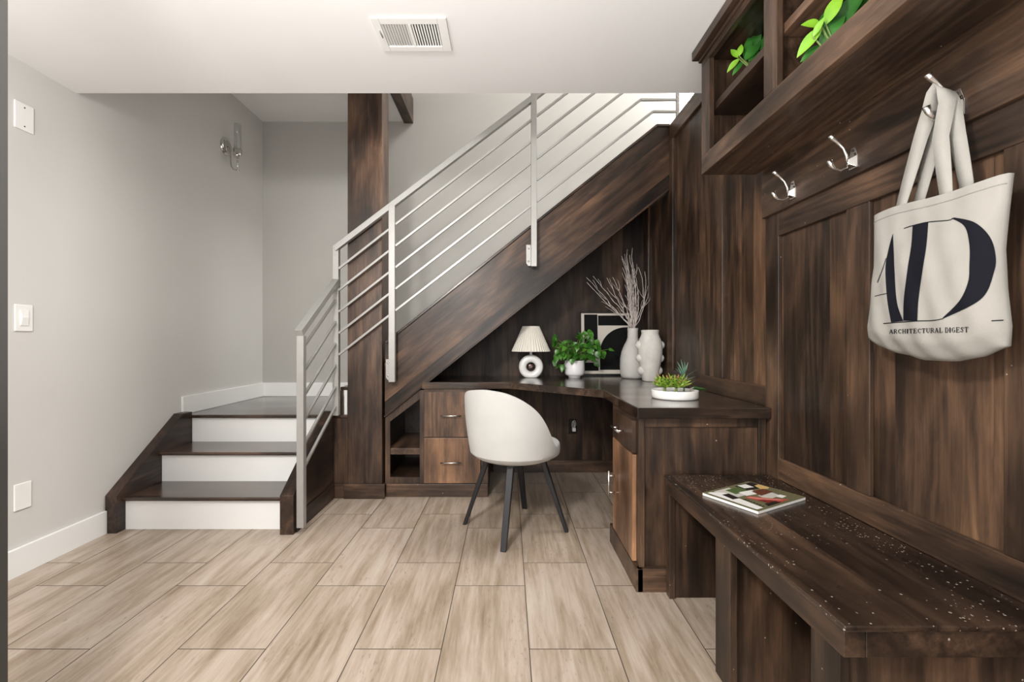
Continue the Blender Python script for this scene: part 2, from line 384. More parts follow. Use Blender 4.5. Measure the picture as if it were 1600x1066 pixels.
# ------------------------------------------------------------------ column
wp = thing('wooden_post', 'tall square dark stained wood post standing between the lower steps and the desk', 'post', (-.93, 3.1, 0))
MB().box(-1.046, -.817, 3.01, 3.18, 0, 2.975).build('shaft', W_post, wp, bevel=.004)
MB().box(-1.066, -.796, 2.992, 3.012, 0, .097).box(-.817, -.800, 3.01, 3.03, 0, .097).build('plinth', W_x, wp, bevel=.003)

# ------------------------------------------------------------------ metal railing
ra = thing('stair_railing', 'pale grey metal stair railing of square posts and thin sloping bars', 'railing', (-1.11, 2.46, 0))
def railpost(x0, x1, y0, y1, z0, z1): return MB().box(x0, x1, y0, y1, z0, z1).build('post', METAL, ra, bevel=.002)
PY0, PY1 = 2.952, 2.99
railpost(-1.130, -1.092, 2.457, 2.495, .0285, 1.07)
railpost(-1.130, -1.092, 2.970, 3.008, .552, 1.655)
railpost(-.760, -.719, PY0, PY1, .773, 1.925)
p4a, p4b = .166, .203
railpost(p4a, p4b, PY0, PY1, 1.525, 2.66)
railpost(1.115, 1.135, PY0+.02, PY1, 2.475, 3.3)
# handrails
MB().bar((-1.111, 2.445, 1.083), (-1.111, 3.0, 1.443), .042, .036).build('handrail', METAL, ra, bevel=.002)
def hz(px, py): return ((px-790)*2.97/F, H-(py-533)*2.97/F)
A = hz(523, 389); B = hz(829, 156.5)
sl = (B[1]-A[1])/(B[0]-A[0])
def rl(x, x0, z0, s=None): return z0+(x-x0)*(s or sl)
xe = 1.125
MB().bar((A[0], 2.971, A[1]), (xe, 2.971, rl(xe, *A)), .036, .036).build('handrail', METAL, ra, bevel=.002)
# flight two: five thin bars in three bays
at615 = [351.6, 385.2, 418.8, 452.4, 486.2]; at830 = [188, 221, 254.6, 288, 321.5]
for j in range(5):
    L = hz(617, at615[j]); Rr = hz(830, at830[j]); s = (Rr[1]-L[1])/(Rr[0]-L[0])
    x0 = -1.092; MB().bar((x0, 2.98, rl(x0, *L, s)), (-.760, 2.971, rl(-.760, *L, s)), .014, .014).build('bar', METAL, ra, bevel=.001)
    MB().bar((-.719, 2.971, rl(-.719, *L, s)), (p4a, 2.971, rl(p4a, *L, s)), .014, .014).build('bar', METAL, ra, bevel=.001)
    m = MB(); zt = {4: H-(174.5-533)*2.97/F, 3: H-(156-533)*2.97/F}.get(j)
    if zt:
        xt = L[0]+(zt-L[1])/s
        m.bar((p4b, 2.971, rl(p4b, *L, s)), (xt, 2.971, zt), .014, .014).bar((xt, 2.971, zt), (1.115, 2.971, zt), .014, .014)
    else:
        xt = min(1.115, L[0]+(3.25-L[1])/s); m.bar((p4b, 2.971, rl(p4b, *L, s)), (xt, 2.971, rl(xt, *L, s)), .014, .014)
    m.build('bar', METAL, ra)
# flight one: six thin bars
for j, (za, zb) in enumerate(zip([1.002,.866,.731,.595,.463,.338], [1.313,1.172,1.03,.89,.747,.620])):
    MB().bar((-1.111, 2.493, za), (-1.111, 2.985, zb), .014, .014).build('bar', METAL, ra, bevel=.001)
# fixing plates with bolts
for (x0, z0, z1) in ((-.760, .782, .92), (p4a, 1.535, 1.675)):
    b = MB().prism([(x0-.030, z0+.018), (x0-.018, z0), (x0, z0), (x0, z1), (x0-.030, z1)], 'y', 3.0, 3.018).box(x0, x0+.03, 2.985, 3.018, z0+.01, z1-.01).build('bracket', METAL, ra, bevel=.001)
    for zz in (z0+.03, z1-.025): MB().lathe([(.0001,-.004),(.006,-.004),(.006,.002)], (x0-.016, 3.0, zz), 10, frame=(V(1,0,0), V(0,0,1), V(0,1,0))).build('bolt', CHROME, b)

# ------------------------------------------------------------------ worktop
DT = .766
MB().prism([(-.555,3.015),(.024,3.015),(.547,2.543),(.540,1.862),(1.088,1.862),(1.088,3.615),(-.80,3.615),(-.80,3.085),(-.46,3.085)][:8]+[(-.555,3.085)], 'z', DT-.044, DT).build(
    'desk_worktop', W_top, bevel=.003, props={'label': 'dark stained corner worktop bending round under the stairs, carrying lamp, vases and plants', 'category': 'desktop'})

# left drawer unit with the slanted cubby
du = thing('drawer_cabinet', 'low dark wood cabinet under the stair slope with two drawers and a slanted open cubby', 'cabinet', (-.46, 3.2, 0))
yf = 3.045
m = MB()
m.box(-.806, -.773, yf, yf+.02, .085, .50)
m.prism([(-.806,.50),(-.773,.50),(-.573,.652),(-.573,.712),(-.5745,.712),(-.806,.527)], 'y', yf, yf+.02)
m.box(-.575, -.546, yf, yf+.02, .085, .712)
m.box(-.773, -.575, yf, yf+.02, .085, .128)
m.box(-.546, -.167, yf, yf+.02, .7, .72).box(-.546, -.167, yf, yf+.02, .39, .398).box(-.167, -.118, yf, yf+.02, .085, .72).box(-.546, -.167, yf, yf+.02, .085, .095)
m.build('face_frame', W_z, du, bevel=.0015)
m = MB()
m.box(-.806, -.79, yf+.02, 3.59, .01, .50).box(-.575, -.560, yf+.02, 3.59, .01, .70).box(-.134, -.118, yf+.02, 3.59, .0, .72).box(-.79, -.134, 3.575, 3.59, .01, .70)
m.box(-.79, -.134, yf+.02, 3.575, .11, .128)
m.prism([(-.79,.506),(-.575,.667),(-.575,.685),(-.79,.524)], 'y', yf+.02, 3.575)
m.build('carcass', W_cab, du)
MB().box(-.79, -.575, yf+.012, 3.57, .277, .319).build('shelf', W_shelf, du, bevel=.002)
MB().box(-.797, -.117, 3.033, 3.05, 0, .085).box(-.134, -.117, 3.05, 3.59, 0, .085).build('plinth', W_x, du, bevel=.003)
def pull(parent, p0, p1, out, off=.030, r=.005):
    p0, p1, out = Vector(p0), Vector(p1), Vector(out); d = (p1-p0).normalized(); L = (p1-p0).length
    m = MB().tube([p0+out*off, p1+out*off], r, 10)
    for q in (.19, .81): m.tube([p0+d*L*q, p0+d*L*q+out*off], r*.8, 8)
    return m.build('handle', NICKEL, parent)
for z0, z1, mt, hzz in ((.400, .700, W_warm2, .545), (.092, .394, W_warm, .235)):
    d = MB().box(-.544, -.168, yf-.016, yf, z0, z1).build('drawer', mt, du, bevel=.002)
    pull(d, (-.430, yf-.016, hzz), (-.293, yf-.016, hzz), (0,-1,0))

# right desk cabinet
dc = thing('desk_cabinet', 'dark wood desk pedestal with one drawer above one door beside the bench', 'cabinet', (.8, 2.1, 0))
m = MB().box(.557, 1.085, 1.908, 2.36, .02, .722).build('carcass', W_z, dc)
MB().box(.555, .579, 1.893, 1.91, .097, .722).box(1.055, 1.086, 1.897, 1.91, .097, .722).box(.579,1.055,1.899,1.91,.68,.722).build('end_frame', W_z, dc, bevel=.002)
MB().box(.545, 1.085, 1.881, 1.91, 0, .097).box(.540, .57, 1.881, 2.36, 0, .097).build('plinth', W_x, dc, bevel=.003)
d = MB().box(.539, .557, 1.935, 2.29, .562, .700).build('drawer', W_warm2, dc, bevel=.002)
pull(d, (.539, 2.19, .629), (.539, 2.053, .629), (-1,0,0))
d = MB().box(.539, .557, 1.935, 2.29, .104, .556).build('door', W_warm, dc, bevel=.002)
pull(d, (.539, 2.245, .268), (.539, 2.245, .40), (-1,0,0))

# ------------------------------------------------------------------ socket with a plugged-in charger
so = thing('wall_socket', 'small black power socket plate on the back panel under the desk', 'socket', (.533, 3.62, .36))
MB().box(.500, .566, 3.614, 3.62, .302, .418).build('plate', BLK, so, bevel=.002)
nl = thing('phone_charger', 'white charger block with a looped cable plugged into the black socket', 'charger', (.538, 3.614, .35))
MB().box(.526, .552, 3.575, 3.614, .328, .357).build('block', PLATE, nl, bevel=.003)
pts = []
for i in range(25):
    a = 2*pi*i/24; pts.append((.5335+.0095*math.sin(a), 3.590+.006*math.cos(a*2), .381-.026*math.cos(a)))
MB().tube(pts, .0032, 8).tube([(p[0]+.012, p[1]+.012, p[2]+.003) for p in pts], .0022, 8).build('cable', PLATE, nl)

# ------------------------------------------------------------------ bench
be = thing('bench', 'long dark wood entry bench with scuffed top along the panelled wall', 'bench', (.87, 1.3, 0))
BT = .488
MB().box(.655, 1.088, .880, 1.880, BT-.012, BT).build('seat_top', W_bench, be, bevel=.003)
MB().box(.657, .70, .884, 1.878, BT-.064, BT-.012).box(.70, 1.088, .884, .92, BT-.064, BT-.012).box(.70, 1.088, 1.84, 1.878, BT-.064, BT-.012).build('apron', W_y, be, bevel=.002)
for y0, y1 in ((1.832, 1.868), (1.338, 1.432), (.90, .985)):
    MB().box(.660, .682, y0, y1, 0, BT-.064).build('front_stile', W_z, be, bevel=.002)
for y in (1.842, 1.365, .905):
    MB().box(.682, 1.088, y, y+.022, 0, BT-.064).build('side_panel', W_z, be, bevel=.001)
MB().box(1.070, 1.088, .93, 1.84, 0, BT-.064).build('back_panel', W_cab, be)

# ------------------------------------------------------------------ magazine
mc = V(.872, 1.602, BT); ax = V(math.cos(math.radians(29)), math.sin(math.radians(29)), 0); ay = V(-ax.y, ax.x, 0)
mg = thing('magazine', 'glossy magazine with red and olive cover lying on the dark bench', 'magazine', mc)
def mp(u, v, z): return mc+ax*(u*.272)+ay*(v*.205)+V(0,0,z)
m = MB()
for (hh, z0, z1) in ((.5, .0005, .0095),):
    q = [(-.5,-.5),(.5,-.5),(.5,.5),(-.5,.5)]
    m.add([mp(a, b, z0) for a, b in q]+[mp(a, b, z1) for a, b in q], [(3,2,1,0),(4,5,6,7),(0,1,5,4),(1,2,6,5),(2,3,7,6),(3,0,4,7)])
m.build('pages', PAGES, mg, bevel=.001)
m = MB(); q = [(-.5,-.5),(.5,-.5),(.5,.5),(-.5,.5)]
m.add([mp(a, b, .0095) for a, b in q]+[mp(a, b, .0105) for a, b in q], [(4,5,6,7),(0,1,5,4),(1,2,6,5),(2,3,7,6),(3,0,4,7)], 0)
keys = list(MAGS)
def patch(pts, key, lay):
    m.add([mp(a, b, .0105+.00012*lay) for a, b in pts], [list(range(len(pts)))], keys.index(key))
patch([(-.34,-.45),(.47,-.45),(.47,.44),(-.34,.44)], 'olive', 1)
patch([(-.34,.05),(-.10,.05),(-.02,.44),(-.34,.44)], 'grey', 2)
patch([(-.18,.16),(.10,.16),(.12,.38),(-.16,.38)], 'leaf', 3)
patch([(-.12,.02),(.12,-.02),(.16,.16),(-.08,.20)], 'white', 4)
patch([(.05,-.10),(.34,-.08),(.33,.10),(.10,.12)], 'brown', 5)
patch([(.10,.20),(.47,.10),(.47,.44),(.10,.44)], 'dark', 2)
patch([(.14,.28),(.30,.24),(.32,.42),(.16,.44)], 'white', 3)
patch([(.30,.12),(.40,.06),(.47,.10),(.47,.30),(.36,.28)], 'gold', 4)
patch([(-.02,-.28),(.28,-.24),(.30,-.08),(.02,-.06)], 'grey', 3)
patch([(.20,-.34),(.32,-.32),(.30,-.22),(.18,-.24)], 'white', 6)
patch([(-.20,-.02),(-.10,-.02),(.02,-.20),(.22,-.44),(.02,-.44),(-.16,-.24)], 'red', 6)
patch([(-.18,-.04),(-.12,-.04),(.0,-.22),(.15,-.40),(.08,-.38),(-.10,-.2)], 'rose', 7)
patch([(-.16,-.20),(-.06,-.24),(.06,-.45),(-.12,-.45)], 'dred', 7)
patch([(-.2,-.36),(.0,-.37),(.0,-.45),(-.24,-.45)], 'dark', 8)
patch([(-.46,-.45),(-.34,-.45),(-.26,.30),(-.40,.44),(-.46,.44)], 'white', 5)
patch([(-.40,.02),(-.28,.0),(-.24,.24),(-.36,.26)], 'dark', 6)
for i in range(7):
    u = -.32+.006*i; v = -.42+.055*i
    patch([(u,v),(u+.05,v),(u+.05,v+.018),(u,v+.018)], 'dark', 7)
    patch([(u,v),(u+.012,v),(u+.012,v+.04),(u,v+.04)], 'dark', 7)
m.build('cover', [MAGS[k_] for k_ in keys], mg, recalc=False)

# ------------------------------------------------------------------ wall cabinet above the hooks
wc = thing('wall_cabinet', 'open dark wood wall cabinet with shelves hung above the coat hooks', 'cabinet', (.97, 1.2, 1.753))
CX0, CF, CD0, CD1, CB, CT = .84, .862, -.6, 1.952, 1.753, 2.212
MB().box(CX0, CF, CD0, CD1, CB, CB+.076).build('bottom_rail', W_y, wc, bevel=.002)
MB().box(CX0, CF, CD0, CD1, CT, 2.255).build('top_rail', W_y, wc, bevel=.002)
ys = [(1.880, CD1), (1.412, 1.482), (.93, 1.0), (.3, .37), (CD0, CD0+.07)]
for a, b in ys: MB().box(CX0, CF, a, b, CB+.076, CT).build('stile', W_z, wc, bevel=.002)
MB().box(CF, XR-.03, CD0, CD1, CB, CB+.02).build('bottom', W_y, wc)
MB().box(CF, XR-.03, CD0, CD1, 2.235, 2.255).build('top', W_cab, wc)
MB().box(XR-.03, XR, CD0, 1.9, CB+.008, 2.255).build('back', W_cab, wc)
MB().box(CF, XR-.03, CD1-.018, CD1, CB+.02, 2.235).build('side', W_z, wc)
for a, b in ys[1:4]: MB().box(CF, XR-.03, (a+b)/2-.01, (a+b)/2+.01, CB+.02, 2.235).build('divider', W_cab, wc)
MB().box(.868, XR-.03, 1.458, CD1-.018, 2.0, 2.03).build('shelf', W_shelf, wc, bevel=.001)
MB().box(.868, XR-.03, .976, 1.436, 2.0, 2.03).build('shelf', W_shelf, wc, bevel=.001)
m = MB().box(.83, CF, CD0, CD1+.01, 2.235, 2.25)
m.prism([(.806,2.25),(.806,2.288),(XR,2.288),(XR,2.25)], 'y', CD0, CD1+.02).build('crown', W_y, wc, bevel=.003)

# ------------------------------------------------------------------ leaves
def leaf(m, base, d, n, L, w, curl=.2, fold=.25, mi=0, heart=False, seg=6):
    d = Vector(d).normalized(); n = Vector(n); n = (n-d*n.dot(d)).normalized(); s = d.cross(n); base = Vector(base); rows = []
    for i in range(seg+1):
        t = i/seg
        ww = w*(math.sin(pi*min(1,t**.62))*1.0 if heart else math.sin(pi*t**.85)**.85 if 0 < t < 1 else 0)
        ww = max(ww, .0006)
        c = base+d*(L*t)-n*(curl*L*t*t)
        rows.append([c-s*ww/2+n*(fold*ww/2), c, c+s*ww/2+n*(fold*ww/2)])
    m.grid(rows, mi)
def rnd(a, b): return random.uniform(a, b)

# wall cabinet greenery
CAM = V(0, 0, H)
def greenery(label, base, cen, specs, grp):
    "cen: heart of the sprig; each leaf: base and tip offsets (right, up) in centimetres seen from the room, width, tone, depth"
    t = thing('leafy_plant', label, 'plant', base, grp); b = Vector(base); c = Vector(cen)
    rt_ = V(c.y, -c.x, 0).normalized(); fw_ = V(-c.x, -c.y, 0).normalized(); st_ = MB()
    for (mname, mat, tone) in (('lime_leaves', L_LIME, 1), ('dark_leaves', L_DEEP, 0)):
        m = MB()
        for (r0, u0, r1, u1, w, tn, dp) in specs:
            if tn != tone: continue
            p = c+rt_*(r0*.01)+V(0,0,u0*.01)+fw_*(dp*.01); q = c+rt_*(r1*.01)+V(0,0,u1*.01)+fw_*((dp+rnd(-.5,1.5))*.01)
            leaf(m, p, q-p, fw_+V(rnd(-.3,.3), rnd(-.3,.3), .35), (q-p).length, w*.01, .10, .35, seg=8)
            st_.tube([b+V(0,0,.003), lerp(b, p, .6)+V(0,0,.0), p], .0024, 6)
        m.build(mname, mat, t, recalc=False)
    st_.build('stem', STEM, t)
    return t
def pxs(cx_, cy_, k_, L): return [((a-cx_)*k_, (cy_-b)*k_, (c-cx_)*k_, (cy_-d)*k_, w*k_, tn, dp) for (a, b, c, d, w, tn, dp) in L]
greenery('small green leafy plant on the upper shelf nearest the stairs', (.97, 1.72, 2.03), (.93, 1.80, 2.155), pxs(1155, 98, .255, [
    (1151,99,1141.5,83,9,1,2), (1153,98,1156,81,9,1,2.5), (1153,101,1135.5,116,10,1,2), (1159,104,1143,123,9,0,1), (1160,100,1171,58,12,0,0), (1161,104,1182,80,16,0,1),
    (1174,84,1180,53,13,0,-1), (1180,84,1194,56,15,0,-2), (1176,92,1200,72,16,0,0), (1166,108,1180,95,12,0,1)]), 'greenery in the wall cabinet')
greenery('large bright leafy plant on the cabinet floor behind the bottom rail', (.96, 1.27, 1.773), (.90, 1.285, 1.924), pxs(1287, 45, .181, [
    (1289,47,1309,4,20,1,2), (1284,50,1251,85,19,1,2.5), (1282,47,1258,37,21,1,2), (1273,64,1287,40,10,1,3.5), (1285,44,1291,15,17,0,-1), (1290,52,1339,3,28,0,-1.5),
    (1281,74,1313,36,24,0,1), (1283,73,1256,92,14,0,1), (1308,48,1370,0,26,0,-3), (1265,88,1260,99,9,1,1), (1282,52,1263,58,13,0,0), (1290,80,1320,50,22,0,-1)]), 'greenery in the wall cabinet')

# ------------------------------------------------------------------ coat hooks
def hook(y, label):
    z = 1.602; x = 1.077
    t = thing('coat_hook', label, 'coat hook', (x, y, z), 'nickel coat hooks')
    m = MB().prism([(y-.017,z-.030),(y+.017,z-.030),(y+.017,z+.008),(y+.008,z+.036),(y-.008,z+.036),(y-.017,z+.008)], 'x', x-.004, x)
    m.add([(x-.004,y-.013,z-.026),(x-.004,y+.013,z-.026),(x-.004,y+.013,z+.008),(x-.004,y-.013,z+.008),(x-.022,y-.004,z-.016),(x-.022,y+.004,z-.016),(x-.022,y+.004,z-.002),(x-.022,y-.004,z-.002)],
          [(0,1,5,4),(1,2,6,5),(2,3,7,6),(3,0,4,7),(4,5,6,7)])
    m.build('back_plate', NICKEL, t, bevel=.001)
    ux = [(.020,-.010),(.024,.012),(.034,.034),(.052,.052),(.067,.064),(.074,.073)]
    MB().tube([(x-a, y, z+b) for a, b in ux], [.0045,.0042,.0042,.0046,.0066,.0088], 12).build('upper_prong', NICKEL, t)
    lx = [(.018,-.012),(.024,-.026),(.042,-.036),(.060,-.032),(.072,-.018),(.077,-.004)]
    MB().tube([(x-a, y, z+b) for a, b in lx], [.0040,.0036,.0036,.0044,.0066,.0088], 12).build('lower_prong', NICKEL, t)
    for yy, zz in ((y-.011, z+.012), (y, z+.026)): MB().lathe([(.0001,-.0072),(.0030,-.007),(.0034,-.003)], (x, yy, zz), 10, frame=(V(0,1,0), V(0,0,1), V(1,0,0))).build('screw', BRONZE, t)
hook(1.702, 'empty nickel coat hook closest to the desk')
hook(1.406, 'empty nickel coat hook midway between the other hook and the tote bag')
hook(1.082, 'nickel coat hook holding the canvas tote bag')

# ------------------------------------------------------------------ tote bag
BX = 1.020
bag = thing('tote_bag', 'cream canvas tote bag with big black letters hanging on the wall hook', 'bag', (1.04, 1.09, .97))
def px2(px, py, X=BX):
    D = X*F/(px-790); return D, H-(py-533)*D/F
# outline of the front sheet (near px along two sides), sampled as rows from top to bottom
leftE = [(1366,339),(1368,380),(1370,420),(1366,460),(1360,500),(1356,528)]
rightE = [(1576,272),(1569,330),(1563,390),(1566,450),(1573,510),(1571,541)]
LE = [px2(*p) for p in leftE]; RE = [px2(*p) for p in rightE]
def edge(E, v):
    q = v*(len(E)-1); i = min(int(q), len(E)-2); t = q-i
    return lerp(E[i][0], E[i+1][0], t), lerp(E[i][1], E[i+1][1], t)
zb = [(0,0),(.12,-.022),(.3,-.036),(.5,-.046),(.7,-.042),(.86,-.026),(.95,-.008),(1,0)]
def sag(u):
    for (a, b), (c, d) in zip(zb[:-1], zb[1:]):
        if u <= c: return lerp(b, d, (u-a)/(c-a))
    return 0
def bagpt(u, v, front=True):
    y0, z0 = edge(LE, v); y1, z1 = edge(RE, v)
    y = lerp(y0, y1, u); z = lerp(z0, z1, u)+sag(u)*max(0, v-.45)/.55+.004*math.sin(u*pi*2.2)*(1-v)
    q = abs(2*u-1); prof = max(0.0, 1-q**4)**.6
    puff = (.010+.032*math.sin(pi*min(1, v*.62+.14))**1.5)*prof*min(1, (1.0001-v)*7)**.5
    wr = .0035*math.sin(u*19+v*7)*math.sin(v*9+u*5)*v*prof+.0022*math.sin(u*33-v*13)*prof*(.3+v)
    return V(BX-puff-wr, y, z) if front else V(min(BX+.012+puff*.6, 1.072), y, z)
NU, NV = 44, 40
m = MB(); rows = []
for j in range(NV+1):
    v = j/NV; r = [bagpt(i/NU, v) for i in range(NU+1)]+[bagpt(i/NU, v, False) for i in range(NU, -1, -1)]
    rows.append(r)
m.grid(rows, close=True)
nr = len(rows[0]); last = NV*nr
for i in range(NU): m.f.append([last+i, last+i+1, last+nr-2-i, last+nr-1-i]); m.mi.append(0); m.sm.append(True)
m.build('bag_body', CANVAS, bag)
m = MB()      # stitched hem at the mouth
hem = [bagpt(i/NU, .055)+V(-.0008,0,0) for i in range(NU+1)]
m.tube(hem, .0009, 4).build('hem_stitching', CANVAS, bag)
def on_bag(px, py, lift=.0012):
    y, z = px2(px, py, BX-.03)
    Xc = BX-.03
    for _ in range(14):
        lo, hi = 0.0, 1.0
        v = .5
        for _ in range(22):
            y0, z0 = edge(LE, v); y1, z1 = edge(RE, v); u = (y-y0)/(y1-y0)
            p = bagpt(min(max(u,0),1), v)
            if p.z > z: lo = v
            else: hi = v
            v = (lo+hi)/2
        Xc = .6*Xc+.4*p.x; y, z = px2(px, py, Xc)
    u = min(max(u, 0), 1)
    return bagpt(u, v)+V(-lift, 0, 0)
Z8 = lambda a, b: (1340+a/3.808, 320+b/3.808)
def strip_between(m, A, B, n=14, k=6):
    "surface between two polylines given in photo pixels, laid on the cloth"
    def smooth(P):
        if len(P) < 4: return P
        Q = [P[0]]+list(P)+[P[-1]]; out = []
        for i in range(1, len(Q)-2):
            for q in range(8):
                t = q/8
                out.append(tuple(.5*((2*Q[i][c])+(Q[i+1][c]-Q[i-1][c])*t+(2*Q[i-1][c]-5*Q[i][c]+4*Q[i+1][c]-Q[i+2][c])*t*t+(3*Q[i][c]-Q[i-1][c]-3*Q[i+1][c]+Q[i+2][c])*t**3) for c in (0, 1)))
        return out+[P[-1]]
    A, B = smooth(A), smooth(B)
    def samp(P, t):
        L = [0]
        for a, b in zip(P[:-1], P[1:]): L.append(L[-1]+math.dist(a, b))
        s = t*L[-1]
        for i in range(len(P)-1):
            if s <= L[i+1]+1e-9:
                q = (s-L[i])/(L[i+1]-L[i]+1e-12); return lerp(P[i][0], P[i+1][0], q), lerp(P[i][1], P[i+1][1], q)
        return P[-1]
    rows = []
    for i in range(n+1):
        a, b = samp(A, i/n), samp(B, i/n)
        rows.append([on_bag(*Z8(lerp(a[0], b[0], j/k), lerp(a[1], b[1], j/k))) for j in range(k+1)])
    m.grid(rows)
lt = MB()
strip_between(lt, [(330,122),(322,240),(300,380),(278,560),(274,690)], [(423,102),(412,240),(390,380),(365,560),(358,692)], 22, 5)
strip_between(lt, [(210,176),(183,280),(168,380),(178,560),(202,700)], [(212,176),(218,300),(222,400),(236,580),(274,692)], 22, 4)
strip_between(lt, [(560,80),(640,130),(668,240),(668,360),(660,460),(610,570),(510,672)], [(580,76),(700,105),(790,190),(824,300),(815,400),(740,560),(508,680)], 40, 6)
def hair(pts, w=2.6):
    A = [(a, b-w/2) for a, b in pts]; B = [(a, b+w/2) for a, b in pts]; strip_between(lt, A, B, 24, 1)
hair([(278,141),(330,124),(423,103),(545,92),(572,79),(590,80)], 5)
hair([(155,707),(270,698),(360,692),(450,689),(512,678)], 5)
hair([(104,545),(140,535),(180,527)], 4)
hair([(800,691),(872,687)], 6)
strip_between(lt, [(170,318),(150,380),(118,462)], [(174,318),(154,380),(122,464)], 12, 1)
lt.build('monogram_print', INK, bag, recalc=False)
# small serif capitals under the monogram, stroke by stroke on a unit cell (x 0..1, y 0..1)
G = {'A': [((.08,0),(.48,1),.07),((.48,1),(.88,0),.22),((.26,.36),(.70,.36),.06),((0,.02),(.24,.02),.06),((.7,.02),(1,.02),.06)],
 'R': [((.2,0),(.2,1),.2),((.05,.98),(.6,.98),.06),((.6,.98),(.8,.75),.16),((.8,.75),(.6,.5),.14),((.6,.5),(.2,.5),.06),((.5,.5),(.88,.03),.18),((.02,.02),(.42,.02),.06)],
 'C': [((.85,.75),(.6,.97),.07),((.6,.97),(.25,.8),.13),((.22,.8),(.2,.25),.2),((.22,.2),(.6,.03),.12),((.6,.03),(.86,.25),.07),((.86,.95),(.86,.7),.06)],
 'H': [((.2,0),(.2,1),.2),((.8,0),(.8,1),.2),((.2,.5),(.8,.5),.06),((.02,.98),(.38,.98),.06),((.62,.98),(.98,.98),.06),((.02,.02),(.38,.02),.06),((.62,.02),(.98,.02),.06)],
 'I': [((.5,0),(.5,1),.3),((.2,.98),(.8,.98),.06),((.2,.02),(.8,.02),.06)],
 'T': [((.5,0),(.5,1),.22),((.05,.98),(.95,.98),.06),((.06,.98),(.06,.7),.06),((.94,.98),(.94,.7),.06),((.3,.02),(.7,.02),.06)],
 'E': [((.25,0),(.25,1),.22),((.05,.98),(.9,.98),.06),((.05,.02),(.92,.02),.06),((.25,.52),(.7,.52),.06),((.9,.98),(.9,.74),.06),((.92,.02),(.92,.28),.06),((.7,.64),(.7,.4),.06)],
 'U': [((.2,1),(.2,.25),.2),((.2,.25),(.5,.03),.14),((.5,.03),(.82,.25),.07),((.82,.25),(.82,1),.07),((.02,.98),(.4,.98),.06),((.65,.98),(1,.98),.06)],
 'L': [((.25,0),(.25,1),.22),((.05,.98),(.45,.98),.06),((.05,.02),(.92,.02),.06),((.92,.02),(.92,.32),.06)],
 'D': [((.22,0),(.22,1),.2),((.05,.98),(.55,.98),.06),((.05,.02),(.55,.02),.06),((.55,.98),(.84,.7),.15),((.84,.7),(.84,.3),.2),((.84,.3),(.55,.02),.15)],
 'G': [((.85,.75),(.6,.97),.07),((.6,.97),(.25,.8),.13),((.22,.8),(.2,.25),.2),((.22,.2),(.6,.03),.12),((.6,.03),(.85,.12),.07),((.84,.08),(.84,.45),.2),((.62,.45),(1,.45),.06)],
 'S': [((.82,.75),(.55,.97),.08),((.55,.97),(.2,.78),.14),((.2,.78),(.75,.35),.22),((.78,.3),(.5,.03),.14),((.5,.03),(.15,.25),.08),((.82,.97),(.82,.72),.06),((.15,.03),(.15,.28),.06)]}
tx = MB(); text = 'ARCHITECTURAL DIGEST'; wd = {'I': .55, ' ': .35}
tot = sum(wd.get(c, 1) for c in text); cx = 0
for c in text:
    w = wd.get(c, 1)
    for (a, b, th) in G.get(c, []):
        th = max(th, .1)
        def T(p):
            f = (cx+.06+p[0]*(w-.12))/tot
            return (190+f*474, 767-8*f-p[1]*(24+8*f))
        (x0, y0), (x1, y1) = T(a), T(b); L = math.hypot(x1-x0, y1-y0); hw = th*24/2
        nx, ny = -(y1-y0)/L*hw, (x1-x0)/L*hw
        q = [on_bag(*Z8(*p), .0016) for p in ((x0-nx, y0-ny), (x1-nx, y1-ny), (x1+nx, y1+ny), (x0+nx, y0+ny))]
        tx.add(q, [(0,1,2,3)])
    cx += w
tx.build('lettering', INK, bag, recalc=False)
def strap(pts, name='handle'):
    "ribbon: each entry is (centre, width direction, width)"
    P = []
    for i in range(len(pts)-1):
        for q in range(6):
            t = q/6; t2 = t*t*(3-2*t)
            P.append((lerp(pts[i][0], pts[i+1][0], t2 if 0 else t), lerp(Vector(pts[i][1]), Vector(pts[i+1][1]), t), lerp(pts[i][2], pts[i+1][2], t)))
    P.append((pts[-1][0], Vector(pts[-1][1]), pts[-1][2]))
    return [[c-d.normalized()*w/2, c+d.normalized()*w/2] for c, d, w in P]
def wp3(px, py, X): D = X*F/(px-790); return V(X, D, H-(py-533)*D/F)
HY = 1.082
top_f, top_b = V(1.030, HY, 1.646), V(1.040, HY, 1.642)
yd = (0,-1,0)
def loop(bl, br, X, tp, xo, name):
    L0, R0 = wp3(*bl, X), wp3(*br, X)
    e1 = (L0+V(0,0,-.05), yd, .033)
    w = .031
    rows = strap([(L0+V(0,0,-.035), yd, w), (L0, yd, w), (lerp(L0, tp, .55)+V(xo,0,0), (.45,-1,0), w), (tp+V(-.004,.017,-.045), (.9,-.6,0), w), (tp+V(-.002,.011,-.012), (1,-.2,-.3), w), (tp, (1,0,-.5), w),
                  (tp+V(0,-.012,-.012), (1,-.25,-.4), w), (tp+V(.002,-.019,-.045), (.9,-.7,0), w), (lerp(R0, tp, .5)+V(xo,0,0), (.5,-1,0), w), (R0, yd, w), (R0+V(0,0,-.035), yd, w)])
    MB().grid(rows).build(name, CANVAS, bag, solid=.0022, recalc=False)
loop((1408,322), (1478,300), BX-.014, top_f, -.004, 'handle')
loop((1437,312), (1510,286), BX+.012, top_b, .006, 'handle')

